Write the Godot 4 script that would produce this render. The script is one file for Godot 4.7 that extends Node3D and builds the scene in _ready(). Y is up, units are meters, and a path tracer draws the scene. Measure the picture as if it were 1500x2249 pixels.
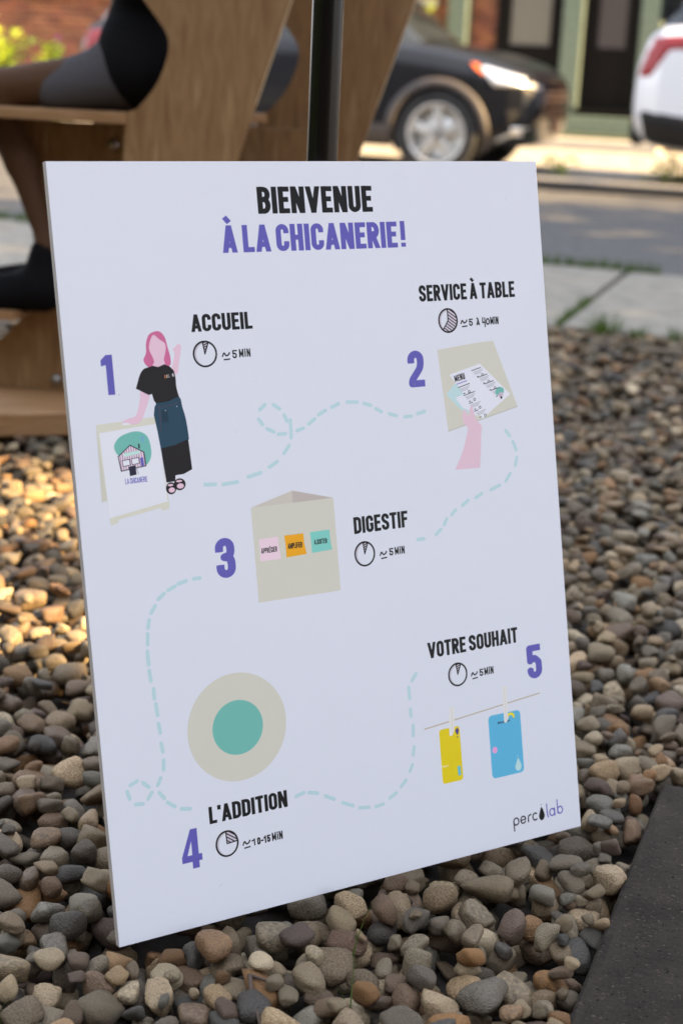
extends Node3D

# Street frame: E1 runs along the street to the right, E2 away from the camera.
const E1 := Vector3(0.95394, 0, 0.29998)
const E2 := Vector3(0.29998, 0, -0.95394)
const SUN := Vector3(0.8344, 0.4695, 0.2887)        # towards the sun
const SUN_ENERGY := 1.6
const EXPOSURE := 5.9
const CAM := Vector3(0, 0.897, 0)
const FOCAL := 3415.0                            # focal length in pixels of the 1500 x 2249 photograph

# the sign board: foot centre, across, up, out
const SB := Vector3(0.05058, 0.00994, -1.56096)
const SU := Vector3(0.86013, 0.00743, -0.51002)
const SV := Vector3(-0.12492, 0.97251, -0.19651)
const SN := Vector3(0.49454, 0.23274, 0.83742)

var rng := RandomNumberGenerator.new()
var cam_basis := Basis(Vector3(0.998928, 0.044431, -0.012982), Vector3(-0.046289, 0.958836, -0.280162), Vector3(0, 0.280463, 0.959865))
var M := {}


# ------------------------------------------------------------------ helpers
func sp(s: float, t: float, y := 0.0) -> Vector3:
	return E1 * s + E2 * t + Vector3(0, y, 0)


func street_basis() -> Basis:
	return Basis(E1, Vector3.UP, -E2)


func lin(r: float, g: float, b: float) -> Color:
	return Color(r, g, b).linear_to_srgb()


func mat(called: String, c: Color, rough := 0.8, metal := 0.0) -> StandardMaterial3D:
	var m := StandardMaterial3D.new()
	m.resource_name = called
	m.albedo_color = c
	m.roughness = rough
	m.metallic = metal
	return m


func noise_tex(seed_no: int, freq: float, octaves: int, stops: Array, size := 512, kind := FastNoiseLite.TYPE_SIMPLEX_SMOOTH, cell := false) -> NoiseTexture2D:
	var n := FastNoiseLite.new()
	n.seed = seed_no
	n.noise_type = FastNoiseLite.TYPE_CELLULAR if cell else kind
	n.frequency = freq
	n.fractal_octaves = octaves
	var t := NoiseTexture2D.new()
	t.width = size
	t.height = size
	t.seamless = true
	t.noise = n
	if stops:
		var g := Gradient.new()
		var off := PackedFloat32Array()
		var col := PackedColorArray()
		for s in stops:
			off.append(s[0])
			col.append(s[1])
		g.offsets = off
		g.colors = col
		t.color_ramp = g
	return t


func grey(v: float) -> Color:
	return Color(v, v, v)


func surfaced(m: StandardMaterial3D, tex: Texture2D, scale: Vector3, world := false, height: Texture2D = null, depth := 0.0) -> StandardMaterial3D:
	m.albedo_texture = tex
	m.uv1_triplanar = true
	m.uv1_world_triplanar = world
	m.uv1_scale = scale
	if height:
		m.heightmap_enabled = true
		m.heightmap_texture = height
		m.heightmap_scale = depth
	return m


func part(called: String, mesh: Mesh, material: Material, parent: Node3D) -> MeshInstance3D:
	var o := MeshInstance3D.new()
	o.name = called
	o.mesh = mesh
	o.material_override = material
	parent.add_child(o, true)
	return o


func tag(o: Node3D, label: String, category: String, group := "") -> Node3D:
	if label:
		o.set_meta("label", label)
	if category:
		o.set_meta("category", category)
	if group:
		o.set_meta("group", group)
	return o


func thing(called: String, label: String, category: String, at := Vector3.ZERO, b := Basis.IDENTITY, group := "") -> Node3D:
	var o := Node3D.new()
	o.name = called
	add_child(o, true)
	o.transform = Transform3D(b, at)
	return tag(o, label, category, group)


func setting(called: String, label: String, at := Vector3.ZERO, b := Basis.IDENTITY) -> Node3D:
	var o := Node3D.new()
	o.name = called
	add_child(o, true)
	o.transform = Transform3D(b, at)
	o.set_meta("kind", "structure")
	o.set_meta("label", label)
	return o


func flat(called: String, mesh: Mesh, material: Material, label: String, at := Vector3.ZERO, b := Basis.IDENTITY) -> MeshInstance3D:
	var o := part(called, mesh, material, self)
	o.transform = Transform3D(b, at)
	o.set_meta("kind", "structure")
	o.set_meta("label", label)
	return o


func tri(st: SurfaceTool, a: Vector3, b: Vector3, c: Vector3) -> void:
	st.add_vertex(a)
	st.add_vertex(b)
	st.add_vertex(c)


func quad(st: SurfaceTool, a: Vector3, b: Vector3, c: Vector3, d: Vector3) -> void:
	tri(st, a, b, c)
	tri(st, a, c, d)


func begin(smooth := false) -> SurfaceTool:
	var st := SurfaceTool.new()
	st.begin(Mesh.PRIMITIVE_TRIANGLES)
	st.set_smooth_group(0 if smooth else -1)
	return st


func done(st: SurfaceTool) -> ArrayMesh:
	st.generate_normals()
	return st.commit()


# a box with chamfered edges, centred at c
func box(st: SurfaceTool, c: Vector3, size: Vector3, ch := 0.004, b := Basis.IDENTITY) -> void:
	var h := size / 2
	ch = minf(ch, minf(h.x, minf(h.y, h.z)) * 0.9)
	var p := func(v: Vector3) -> Vector3: return c + b * v
	for ax in 3:
		var u := (ax + 1) % 3
		var w := (ax + 2) % 3
		for s in [-1.0, 1.0]:
			var q := []
			for k in [[-1, -1], [1, -1], [1, 1], [-1, 1]]:
				var v := Vector3.ZERO
				v[ax] = s * h[ax]
				v[u] = k[0] * (h[u] - ch)
				v[w] = k[1] * (h[w] - ch)
				q.append(p.call(v))
			if s > 0:
				quad(st, q[3], q[2], q[1], q[0])
			else:
				quad(st, q[0], q[1], q[2], q[3])
		for s in [-1.0, 1.0]:
			for r in [-1.0, 1.0]:
				var v0 := Vector3.ZERO
				v0[u] = s * h[u]
				v0[w] = r * (h[w] - ch)
				var v1 := Vector3.ZERO
				v1[u] = s * (h[u] - ch)
				v1[w] = r * h[w]
				var lo := v0
				var lo1 := v1
				lo[ax] = -(h[ax] - ch)
				lo1[ax] = -(h[ax] - ch)
				var hi := v0
				var hi1 := v1
				hi[ax] = h[ax] - ch
				hi1[ax] = h[ax] - ch
				if s * r > 0:
					quad(st, p.call(lo1), p.call(hi1), p.call(hi), p.call(lo))
				else:
					quad(st, p.call(lo), p.call(hi), p.call(hi1), p.call(lo1))
	for sx in [-1.0, 1.0]:
		for sy in [-1.0, 1.0]:
			for sz in [-1.0, 1.0]:
				var a := Vector3(sx * h.x, sy * (h.y - ch), sz * (h.z - ch))
				var d := Vector3(sx * (h.x - ch), sy * h.y, sz * (h.z - ch))
				var e := Vector3(sx * (h.x - ch), sy * (h.y - ch), sz * h.z)
				if sx * sy * sz > 0:
					tri(st, p.call(a), p.call(e), p.call(d))
				else:
					tri(st, p.call(a), p.call(d), p.call(e))


func box_mesh(size: Vector3, ch := 0.004) -> ArrayMesh:
	var st := begin()
	box(st, Vector3.ZERO, size, ch)
	return done(st)


func box_part(called: String, c: Vector3, size: Vector3, material: Material, parent: Node3D, ch := 0.004) -> MeshInstance3D:
	var o := part(called, box_mesh(size, ch), material, parent)
	o.position = c
	return o


# sheet: rows x columns of points, smooth
func sheet(rows: Array, closed := false) -> ArrayMesh:
	var st := begin(true)
	for i in rows.size() - 1:
		var a: PackedVector3Array = rows[i]
		var b: PackedVector3Array = rows[i + 1]
		var n := a.size()
		for j in (n if closed else n - 1):
			var k := (j + 1) % n
			quad(st, a[j], a[k], b[k], b[j])
	st.index()
	st.generate_normals()
	return st.commit()


# lathe round +z: profile of (radius, z)
func lathe(profile: Array, seg := 40) -> ArrayMesh:
	var rows := []
	for p in profile:
		var r := PackedVector3Array()
		for k in seg:
			var a := TAU * k / seg
			r.append(Vector3(cos(a) * p[0], sin(a) * p[0], p[1]))
		rows.append(r)
	return sheet(rows, true)


func tube(st: SurfaceTool, pts: Array, radii: Array, seg := 8) -> void:
	var rings := []
	var prev := Vector3.ZERO
	for i in pts.size():
		var d: Vector3 = (pts[mini(i + 1, pts.size() - 1)] - pts[maxi(i - 1, 0)]).normalized()
		var x := prev - d * prev.dot(d)
		if x.length() < 0.01:
			x = d.cross(Vector3.UP if absf(d.y) < 0.9 else Vector3.RIGHT)
		x = x.normalized()
		prev = x
		var y := d.cross(x)
		var r := PackedVector3Array()
		for k in seg:
			var a := TAU * k / seg
			r.append(pts[i] + (x * cos(a) + y * sin(a)) * radii[i])
		rings.append(r)
	for i in rings.size() - 1:
		for k in seg:
			var l := (k + 1) % seg
			quad(st, rings[i][k], rings[i][l], rings[i + 1][l], rings[i + 1][k])
	for k in range(1, seg - 1):
		tri(st, rings[0][0], rings[0][k + 1], rings[0][k])
		var e: PackedVector3Array = rings[-1]
		tri(st, e[0], e[k], e[k + 1])


func smooth_line(pts: Array, per := 6, closed := false) -> PackedVector2Array:
	var out := PackedVector2Array()
	var n := pts.size()
	for i in (n if closed else n - 1):
		var a: Vector2 = pts[(i - 1 + n) % n] if closed else pts[maxi(i - 1, 0)]
		var b: Vector2 = pts[i]
		var c: Vector2 = pts[(i + 1) % n]
		var d: Vector2 = pts[(i + 2) % n] if closed else pts[mini(i + 2, n - 1)]
		for k in per:
			out.append(b.cubic_interpolate(c, a, d, float(k) / per))
	if not closed:
		out.append(pts[n - 1])
	return out


func v2s(flat_list: Array) -> Array:
	var o := []
	for i in range(0, flat_list.size(), 2):
		o.append(Vector2(flat_list[i], flat_list[i + 1]))
	return o


func poly(flat_list: Array) -> PackedVector2Array:
	return PackedVector2Array(v2s(flat_list))


# a board cut to an outline (x, y), thickness th, back face at z = 0
func cut_board(outline: PackedVector2Array, th: float) -> ArrayMesh:
	var st := begin()
	var o := outline
	if Geometry2D.is_polygon_clockwise(o):
		o.reverse()
	var idx := Geometry2D.triangulate_polygon(o)
	for i in range(0, idx.size(), 3):
		var a := o[idx[i]]
		var b := o[idx[i + 1]]
		var c := o[idx[i + 2]]
		if (b - a).cross(c - a) < 0:
			var s := b
			b = c
			c = s
		tri(st, Vector3(a.x, a.y, th), Vector3(c.x, c.y, th), Vector3(b.x, b.y, th))
		tri(st, Vector3(a.x, a.y, 0), Vector3(b.x, b.y, 0), Vector3(c.x, c.y, 0))
	for i in o.size():
		var p := o[i]
		var q := o[(i + 1) % o.size()]
		quad(st, Vector3(p.x, p.y, 0), Vector3(p.x, p.y, th), Vector3(q.x, q.y, th), Vector3(q.x, q.y, 0))
	return done(st)


# ------------------------------------------------------------------ main
func _ready() -> void:
	rng.seed = 20240611
	camera_and_light()
	materials()
	grounds()
	building()
	trees()
	house_behind()
	added_hedge()
	gravel()
	cars()
	bench()
	seated_person()
	pole()
	sign_board()
	weeds()


func camera_and_light() -> void:
	var cam := Camera3D.new()
	cam.name = "camera"
	var at := CameraAttributesPhysical.new()
	at.frustum_focal_length = 36.44
	at.frustum_near = 0.05
	at.frustum_far = 900.0
	at.frustum_focus_distance = 1.70
	at.exposure_aperture = 2.9
	cam.attributes = at
	cam.transform = Transform3D(cam_basis, CAM)
	cam.fov = 36.45
	cam.near = 0.05
	cam.far = 900.0
	add_child(cam)
	var env := Environment.new()
	env.background_mode = Environment.BG_SKY
	var sky := Sky.new()
	var sm := ProceduralSkyMaterial.new()
	sm.sky_top_color = lin(0.34, 0.37, 0.44)
	sm.sky_horizon_color = lin(0.60, 0.61, 0.64)
	sm.sky_curve = 0.18
	sm.ground_bottom_color = Color(0.30, 0.27, 0.24)
	sm.ground_horizon_color = Color(0.62, 0.62, 0.62)
	sm.sky_energy_multiplier = 1.0
	sky.sky_material = sm
	env.sky = sky
	env.tonemap_mode = Environment.TONE_MAPPER_LINEAR
	env.tonemap_exposure = EXPOSURE
	env.sdfgi_enabled = true
	env.ssao_enabled = true
	env.ssil_enabled = true
	var we := WorldEnvironment.new()
	we.name = "world"
	we.environment = env
	add_child(we)
	var sun := DirectionalLight3D.new()
	sun.name = "sun"
	sun.light_color = Color(1.0, 0.85, 0.62)
	sun.light_energy = SUN_ENERGY
	sun.light_angular_distance = 0.5
	sun.shadow_enabled = true
	sun.basis = Basis.looking_at(-SUN, Vector3.UP)
	add_child(sun)


func materials() -> void:
	var fine := noise_tex(3, 0.05, 4, [[0.0, grey(0.72)], [0.5, grey(0.9)], [1.0, grey(1.0)]])
	var bump := noise_tex(4, 0.09, 4, [])
	var grain := noise_tex(5, 0.012, 5, [[0.0, Color(0.70, 0.62, 0.52)], [0.45, Color(0.90, 0.86, 0.80)], [0.62, Color(0.82, 0.76, 0.68)], [1.0, Color(1, 1, 1)]])
	M.fine = fine
	M.bump = bump
	M.ply = surfaced(mat("plywood", lin(0.30, 0.185, 0.085), 0.65), grain, Vector3(3.2, 0.5, 3.2), false)
	M.ply_side = surfaced(mat("plywood_plank", lin(0.36, 0.22, 0.11), 0.6), grain, Vector3(0.4, 3.0, 3.0), false)
	M.sunlit_ply_edge = surfaced(mat("sunlit_ply_edge", lin(0.62, 0.47, 0.28), 0.7), M.fine, Vector3(2, 2, 60.0))  # pale tone carries the sunlight on the panel front edge
	M.asphalt = surfaced(mat("asphalt", lin(0.080, 0.077, 0.074), 0.9), noise_tex(6, 0.03, 5, [[0.0, grey(0.7)], [0.55, grey(0.92)], [1.0, grey(1.0)]]), Vector3.ONE * 0.7, true, bump, 0.3)
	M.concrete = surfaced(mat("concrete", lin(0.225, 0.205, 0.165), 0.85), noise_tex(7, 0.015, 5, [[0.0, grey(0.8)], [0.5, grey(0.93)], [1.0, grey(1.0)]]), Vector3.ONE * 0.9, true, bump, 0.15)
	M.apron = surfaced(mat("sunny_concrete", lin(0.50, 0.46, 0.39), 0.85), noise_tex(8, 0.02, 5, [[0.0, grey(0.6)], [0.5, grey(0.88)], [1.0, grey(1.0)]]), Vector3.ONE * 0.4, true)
	M.kerb = surfaced(mat("kerb_stone", lin(0.30, 0.28, 0.25), 0.85), fine, Vector3.ONE, true)
	M.soil = surfaced(mat("soil", lin(0.035, 0.027, 0.020), 0.95), fine, Vector3.ONE * 3.0, true)
	M.ground = surfaced(mat("ground", lin(0.16, 0.15, 0.12), 0.95), fine, Vector3.ONE * 0.2, true)
	M.grass = mat("grass", lin(0.035, 0.055, 0.012), 0.7)
	M.grass.metallic_specular = 0.2
	M.grass.backlight_enabled = true
	M.grass.backlight = lin(0.06, 0.10, 0.015)
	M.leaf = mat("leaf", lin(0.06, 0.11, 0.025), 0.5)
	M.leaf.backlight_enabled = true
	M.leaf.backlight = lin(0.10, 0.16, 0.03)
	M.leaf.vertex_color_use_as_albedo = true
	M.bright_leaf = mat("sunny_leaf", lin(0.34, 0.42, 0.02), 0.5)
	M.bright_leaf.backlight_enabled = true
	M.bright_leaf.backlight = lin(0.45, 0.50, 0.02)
	M.bark = surfaced(mat("bark", lin(0.12, 0.09, 0.07), 0.9), fine, Vector3.ONE * 4.0)
	M.black_gloss = mat("black_gloss_paint", lin(0.003, 0.003, 0.003), 0.26)
	M.black_gloss.metallic_specular = 0.33
	M.black_gloss.heightmap_enabled = true
	M.black_gloss.heightmap_texture = noise_tex(9, 0.08, 2, [])
	M.black_gloss.heightmap_scale = 0.006
	M.black_gloss.uv1_triplanar = true
	M.black_gloss.uv1_scale = Vector3.ONE * 14.0
	M.foam = mat("foam_core", lin(0.44, 0.40, 0.37), 0.9)
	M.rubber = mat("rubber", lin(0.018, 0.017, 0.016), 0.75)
	M.black_plastic = mat("black_plastic", lin(0.022, 0.021, 0.02), 0.5)
	M.black_plastic.metallic_specular = 0.25
	M.chrome = mat("chrome", lin(0.75, 0.74, 0.72), 0.16, 1.0)
	M.alloy = mat("alloy", lin(0.66, 0.65, 0.62), 0.34, 0.75)
	M.car_glass = mat("car_glass", lin(0.015, 0.018, 0.02), 0.04)
	M.red_lamp = mat("red_lamp", lin(0.26, 0.003, 0.005), 0.3)
	M.amber_lamp = mat("amber_lamp", lin(0.55, 0.11, 0.01), 0.12)
	M.clear_lamp = mat("clear_lamp", lin(0.92, 0.90, 0.86), 0.36, 0.85)
	M.steel = mat("steel", lin(0.30, 0.28, 0.26), 0.35, 0.9)


func plane_sheet(w: float, d: float) -> PlaneMesh:
	var p := PlaneMesh.new()
	p.size = Vector2(w, d)
	return p


func grounds() -> void:
	var b := street_basis()
	flat("ground", plane_sheet(1600, 1600), M.ground, "wide bare ground reaching to the horizon", Vector3(0, -0.14, 0))
	var soil := PlaneMesh.new()
	soil.size = Vector2(14, 11.5)
	flat("soil", soil, M.soil, "dark soil under the gravel bed", sp(0, -0.19, -0.058), b)
	# asphalt roadway
	var road := flat("road", plane_sheet(80, 4.86), M.asphalt, "worn grey asphalt roadway between sidewalk and far kerb", sp(0, 9.78, -0.02), b)
	road.name = "road"
	# sidewalk of slabs
	var walk := setting("sidewalk", "pale concrete sidewalk of wide slabs behind the gravel", sp(0, 6.455, -0.03), b)
	for i in 14:
		var s := -0.97 - 1.55 * 7 + i * 1.55 + 0.775
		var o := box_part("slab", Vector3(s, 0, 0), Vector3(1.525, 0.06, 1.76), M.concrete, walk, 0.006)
		o.rotation.x = rng.randf_range(-0.003, 0.003)
	# far kerb and forecourt
	var kerb := setting("kerb", "low kerb on the far edge of the roadway, its shaded face painted as a dark strip", sp(0, 12.28, 0), b)
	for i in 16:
		box_part("kerb_shade", Vector3(-16 + i * 2.0, 0.012, 0.078), Vector3(1.98, 0.066, 0.02), M.rubber, kerb, 0.004)  # dark strip stands in for the shaded face of the kerb
		box_part("kerb_stone", Vector3(-16 + i * 2.0, 0, 0), Vector3(1.99, 0.13, 0.13), M.kerb, kerb, 0.008)
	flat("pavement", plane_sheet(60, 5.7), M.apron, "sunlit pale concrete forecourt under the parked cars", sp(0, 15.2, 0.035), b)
	flat("earth_strip", plane_sheet(40, 0.26), surfaced(mat("dry_earth", lin(0.15, 0.11, 0.07), 0.95), M.fine, Vector3.ONE * 2.0, true), "narrow strip of earth with weeds beside the far kerb", sp(0, 13.16, 0.039), b)


# ------------------------------------------------------------------ the facade across the street
func building() -> void:
	var b := street_basis()
	var brick := surfaced(mat("brick", lin(0.30, 0.115, 0.055), 0.85), M.fine, Vector3.ONE * 4.0, false)
	var mortar := mat("mortar", lin(0.28, 0.24, 0.2), 0.9)
	var green := surfaced(mat("sage_green_paint", lin(0.135, 0.18, 0.13), 0.7), M.fine, Vector3.ONE * 0.6)
	var black := mat("black_door_paint", lin(0.008, 0.007, 0.006), 0.6)
	black.metallic_specular = 0.15
	var pane := mat("door_glass", lin(0.07, 0.06, 0.06), 0.12)
	var blind := mat("pale_blind", lin(0.13, 0.12, 0.095), 0.8)
	var stone := surfaced(mat("pale_step_stone", lin(0.52, 0.48, 0.40), 0.85), M.fine, Vector3.ONE)
	var bd := thing("brick_house", "red brick house with black glazed doors between sage green pilasters across the street", "house", sp(0, 18.0, 0.0), b)
	box_part("wall", Vector3(-1.0, 3.2, -0.6), Vector3(26, 7.0, 1.0), mortar, bd, 0.01)
	# bricks: panels on both sides of the doors and above
	var zones := [[-13.9, -4.68, 0.05, 3.6], [-4.40, -4.12, 0.05, 3.4], [-2.24, 2.5, 0.05, 3.4]]
	var xs: Array[Transform3D] = []
	var tints := []
	for z in zones:
		var row := 0
		var y: float = z[2]
		while y < z[3]:
			var x: float = z[0] + (0.0 if row % 2 == 0 else -0.105)
			while x < z[1]:
				var a := maxf(x, z[0])
				var e := minf(x + 0.20, z[1])
				if e - a > 0.03:
					xs.append(Transform3D(Basis.from_scale(Vector3((e - a) / 0.2, 1, 1)), Vector3((a + e) / 2, y + 0.03, -0.09 + rng.randf_range(-0.003, 0.003))))
					var v := rng.randf_range(0.6, 1.25)
					tints.append(Color(v, v * rng.randf_range(0.85, 1.1), v * rng.randf_range(0.85, 1.1)))
				x += 0.21
			y += 0.073
			row += 1
	var mm := MultiMesh.new()
	mm.transform_format = MultiMesh.TRANSFORM_3D
	mm.use_colors = true
	mm.mesh = box_mesh(Vector3(0.2, 0.063, 0.06), 0.004)
	mm.instance_count = xs.size()
	for i in xs.size():
		mm.set_instance_transform(i, xs[i])
		mm.set_instance_color(i, tints[i])
	brick.vertex_color_use_as_albedo = true
	var mi := MultiMeshInstance3D.new()
	mi.name = "bricks"
	mi.multimesh = mm
	mi.material_override = brick
	mi.set_meta("kind", "stuff")
	bd.add_child(mi, true)
	for p in [-4.53, -3.215, -2.36]:
		box_part("pilaster", Vector3(p, 1.75, 0.0), Vector3(0.235, 3.1, 0.22), green, bd, 0.015)
	box_part("lintel", Vector3(-3.4, 3.45, 0.02), Vector3(2.7, 0.3, 0.26), green, bd, 0.02)
	box_part("plinth", Vector3(-3.28, 0.295, 0.02), Vector3(1.65, 0.19, 0.30), green, bd, 0.015)
	var base := box_part("plinth_foot", Vector3(-3.28, 0.175, 0.05), Vector3(1.66, 0.05, 0.36), mat("dark_green_paint", lin(0.10, 0.12, 0.07), 0.7), bd, 0.01)
	base.set_meta("label", "dark green foot of the plinth")
	box_part("step", Vector3(-3.3, 0.09, 0.35), Vector3(2.4, 0.12, 0.55), stone, bd, 0.012)
	var doors := [[-3.71, 0.76, blind], [-2.79, 0.62, pane]]
	for d in doors:
		var x: float = d[0]
		var w: float = d[1]
		var door := box_part("door", Vector3(x, 1.85, -0.06), Vector3(w, 2.9, 0.08), black, bd, 0.006)
		for s in [-1, 1]:
			box_part("stile", Vector3(s * (w / 2 - 0.075), 0, 0.055), Vector3(0.15, 2.86, 0.03), black, door)
		box_part("rail", Vector3(0, -1.08, 0.055), Vector3(w - 0.31, 0.70, 0.026), black, door)
		box_part("rail", Vector3(0, 1.3, 0.055), Vector3(w - 0.31, 0.26, 0.03), black, door)
		box_part("pane", Vector3(0, 0.22, 0.044), Vector3(w - 0.31, 1.9, 0.008), d[2], door, 0.001)
		box_part("sill", Vector3(0, -1.41, 0.13), Vector3(w + 0.06, 0.06, 0.18), black, door)
	# dark shop window on the right of the doors
	var win := box_part("window", Vector3(-0.9, 2.0, -0.03), Vector3(1.5, 1.7, 0.06), black, bd)
	box_part("pane", Vector3(0, 0, 0.036), Vector3(1.36, 1.56, 0.008), M.car_glass, win, 0.001)
	# windows and a pale stone band of the left wall
	for x in [-12.3, -6.3]:
		var w2 := box_part("window", Vector3(x, 2.6, -0.03), Vector3(1.0, 1.5, 0.06), black, bd)
		box_part("pane", Vector3(0, 0, 0.036), Vector3(0.86, 1.36, 0.008), M.car_glass, w2, 0.001)
	box_part("stone_band", Vector3(-9.3, 1.53, -0.02), Vector3(9.0, 0.10, 0.12), stone, bd, 0.01)
	box_part("roof_edge", Vector3(-1.0, 6.85, 0.0), Vector3(26.2, 0.3, 0.5), black, bd, 0.02)
	# climbing plant beside the left pilaster
	var cl := thing("climbing_plant", "green climbing plant on the brick wall left of the doors", "climber", sp(-4.95, 17.72, 0.0), b)
	var st := begin()
	tube(st, [Vector3(0, 0.03, 0), Vector3(0.05, 0.8, 0.02), Vector3(-0.04, 1.6, 0.0), Vector3(0.06, 2.5, 0.02)], [0.02, 0.016, 0.012, 0.006], 6)
	part("stem", done(st), M.bark, cl)
	var lf := begin()
	for i in 420:
		var p := Vector3(rng.randf_range(-0.24, 0.22), rng.randf_range(0.2, 2.7), rng.randf_range(-0.03, 0.18))
		leaf(lf, p, rng.randf_range(0.06, 0.10))
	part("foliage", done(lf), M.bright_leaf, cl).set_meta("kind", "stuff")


# one leaf of four faces, folded along its midrib, turned at random
func leaf(st: SurfaceTool, p: Vector3, size: float) -> void:
	var d := Vector3(rng.randf_range(-1, 1), rng.randf_range(-0.9, 0.5), rng.randf_range(-1, 1)).normalized()
	var x := d.cross(Vector3(rng.randf_range(-0.4, 0.4), 1, rng.randf_range(-0.4, 0.4))).normalized()
	var n := x.cross(d)
	var a := p - d * size * 0.5
	var e := p + d * size * 0.5
	var m := p - n * size * 0.06
	var l := p + x * size * 0.33 + n * size * 0.06
	var r := p - x * size * 0.33 + n * size * 0.06
	tri(st, a, l, m)
	tri(st, l, e, m)
	tri(st, e, r, m)
	tri(st, r, a, m)


# ------------------------------------------------------------------ street trees on the right, which shade the terrace
func trees() -> void:
	var patches := [
		[Vector3(-0.76, 0.0, -3.08), 0.38], [Vector3(-0.62, 0.0, -2.20), 0.34], [Vector3(-0.40, 0.0, -2.06), 0.27],
		[Vector3(-1.0, 0.0, -2.12), 0.30], [Vector3(0.385, 0.0, -2.35), 0.035], [Vector3(-0.04, 1.16, -1.752), 0.36], [Vector3(-0.04, 0.95, -1.752), 0.26],
		
	]
	tree("street_tree", "broad leafy street tree shading the sign from the right", Vector3(0.36, 0.4, -2.28) + SUN * 10.2, Vector3(3.1, 2.3, 3.4), 13000, patches)
	tree("street_tree", "leafy street tree shading the sidewalk slabs", Vector3(1.97, 0.2, -6.4) + SUN * 10.4, Vector3(3.0, 2.3, 3.1), 8000, [
		[Vector3(1.5, 0, -9.1), 0.08], [Vector3(1.75, 0, -9.3), 0.08], [Vector3(1.74, 0, -8.45), 0.07], [Vector3(1.0, 0, -8.0), 0.03], [Vector3(1.3, 0, -10.0), 0.08],
	])
	tree("street_tree", "thin street tree dappling the roadway with gaps of sun", Vector3(3.1, 0.0, -8.95) + SUN * 10.6, Vector3(2.4, 1.7, 2.05), 2300, [
		[Vector3(1.5, 0, -9.1), 0.08], [Vector3(1.75, 0, -9.3), 0.08], [Vector3(1.74, 0, -8.45), 0.07], [Vector3(1.0, 0, -8.0), 0.03], [Vector3(1.3, 0, -10.0), 0.08],
	])


func tree(called: String, label: String, c: Vector3, r: Vector3, count: int, patches: Array) -> void:
	var root := thing(called, label, "tree", Vector3(c.x, -0.14, c.z), Basis.IDENTITY, "street trees")
	var st := begin(true)
	var top := c.y + 0.14
	tube(st, [Vector3(0.1, 0, 0.05), Vector3(0.03, 1.2, 0), Vector3(-0.05, top - 2.2, 0.02), Vector3(0, top, 0)], [0.24, 0.17, 0.14, 0.05], 12)
	part("trunk", done(st), M.bark, root)
	var limbs := []
	for i in 9:
		var a := TAU * i / 9.0 + rng.randf_range(-0.2, 0.2)
		var e := Vector3(cos(a) * r.x * 0.8, top + rng.randf_range(-0.5, 0.8) * r.y * 0.6, sin(a) * r.z * 0.8)
		var s := Vector3(-0.05, top - 2.3 + 0.2 * i, 0.02)
		var lb := begin(true)
		var mid := s.lerp(e, 0.5) + Vector3(0, -0.15, 0)
		tube(lb, [s, mid, e], [0.07, 0.045, 0.015], 7)
		part("limb", done(lb), M.bark, root)
		limbs.append([s, mid, e])
	# clumps of leaves
	var clumps := []
	for i in 90:
		var v := Vector3(rng.randfn(), rng.randfn(), rng.randfn()).normalized() * pow(rng.randf(), 0.42)
		clumps.append([v * r, 0.36])
	if patches.size() > 5 and patches[0][0].x < 0.0:
		for i in 4:                                   # extra clumps added between sun and sign to keep the sign shaded
			for k in 5:
				for n in 2:
					clumps.append([SB + SU * (-0.30 + 0.20 * i) + SV * (0.02 + 0.175 * k) + SUN * rng.randf_range(9.4, 10.6) - c, 0.13])
	var one := begin()
	for k in 3:
		leaf(one, Vector3(rng.randf_range(-0.07, 0.07), rng.randf_range(-0.07, 0.07), rng.randf_range(-0.07, 0.07)), 0.17)
	var xs: Array[Transform3D] = []
	var cs := []
	for i in count:
		var lump: Array = clumps[rng.randi() % clumps.size()]
		var q: Vector3 = lump[0] + Vector3(rng.randfn(), rng.randfn(), rng.randfn()) * lump[1]
		var w := q + c
		var open := false
		for p in patches:  # leaves left out along sun rays to the sunlit spots
			var d: Vector3 = w - p[0]
			if (d - SUN * d.dot(SUN)).length() < p[1] + 0.12 * rng.randf():
				open = true
				break
		var hit := w - SUN * ((w - SB).dot(SN) / SUN.dot(SN)) - SB      # where its shadow meets the plane of the sign
		if absf(hit.dot(SU)) < 0.325 and hit.dot(SV) > -0.03 and hit.dot(SV) < 0.83:
			open = false
		if open:
			continue
		xs.append(Transform3D(Basis.from_euler(Vector3(rng.randf() * TAU, rng.randf() * TAU, rng.randf() * TAU)).scaled(Vector3.ONE * rng.randf_range(0.8, 1.3)), q + Vector3(0, top, 0)))
		var g := rng.randf_range(0.75, 1.3)
		cs.append(Color(g, g, g * 0.9))
	var mm := MultiMesh.new()
	mm.transform_format = MultiMesh.TRANSFORM_3D
	mm.use_colors = true
	mm.mesh = done(one)
	mm.instance_count = xs.size()
	for i in xs.size():
		mm.set_instance_transform(i, xs[i])
		mm.set_instance_color(i, cs[i])
	var mi := MultiMeshInstance3D.new()
	mi.name = "crown"
	mi.multimesh = mm
	mi.material_override = M.leaf
	mi.set_meta("kind", "stuff")
	root.add_child(mi, true)


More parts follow.
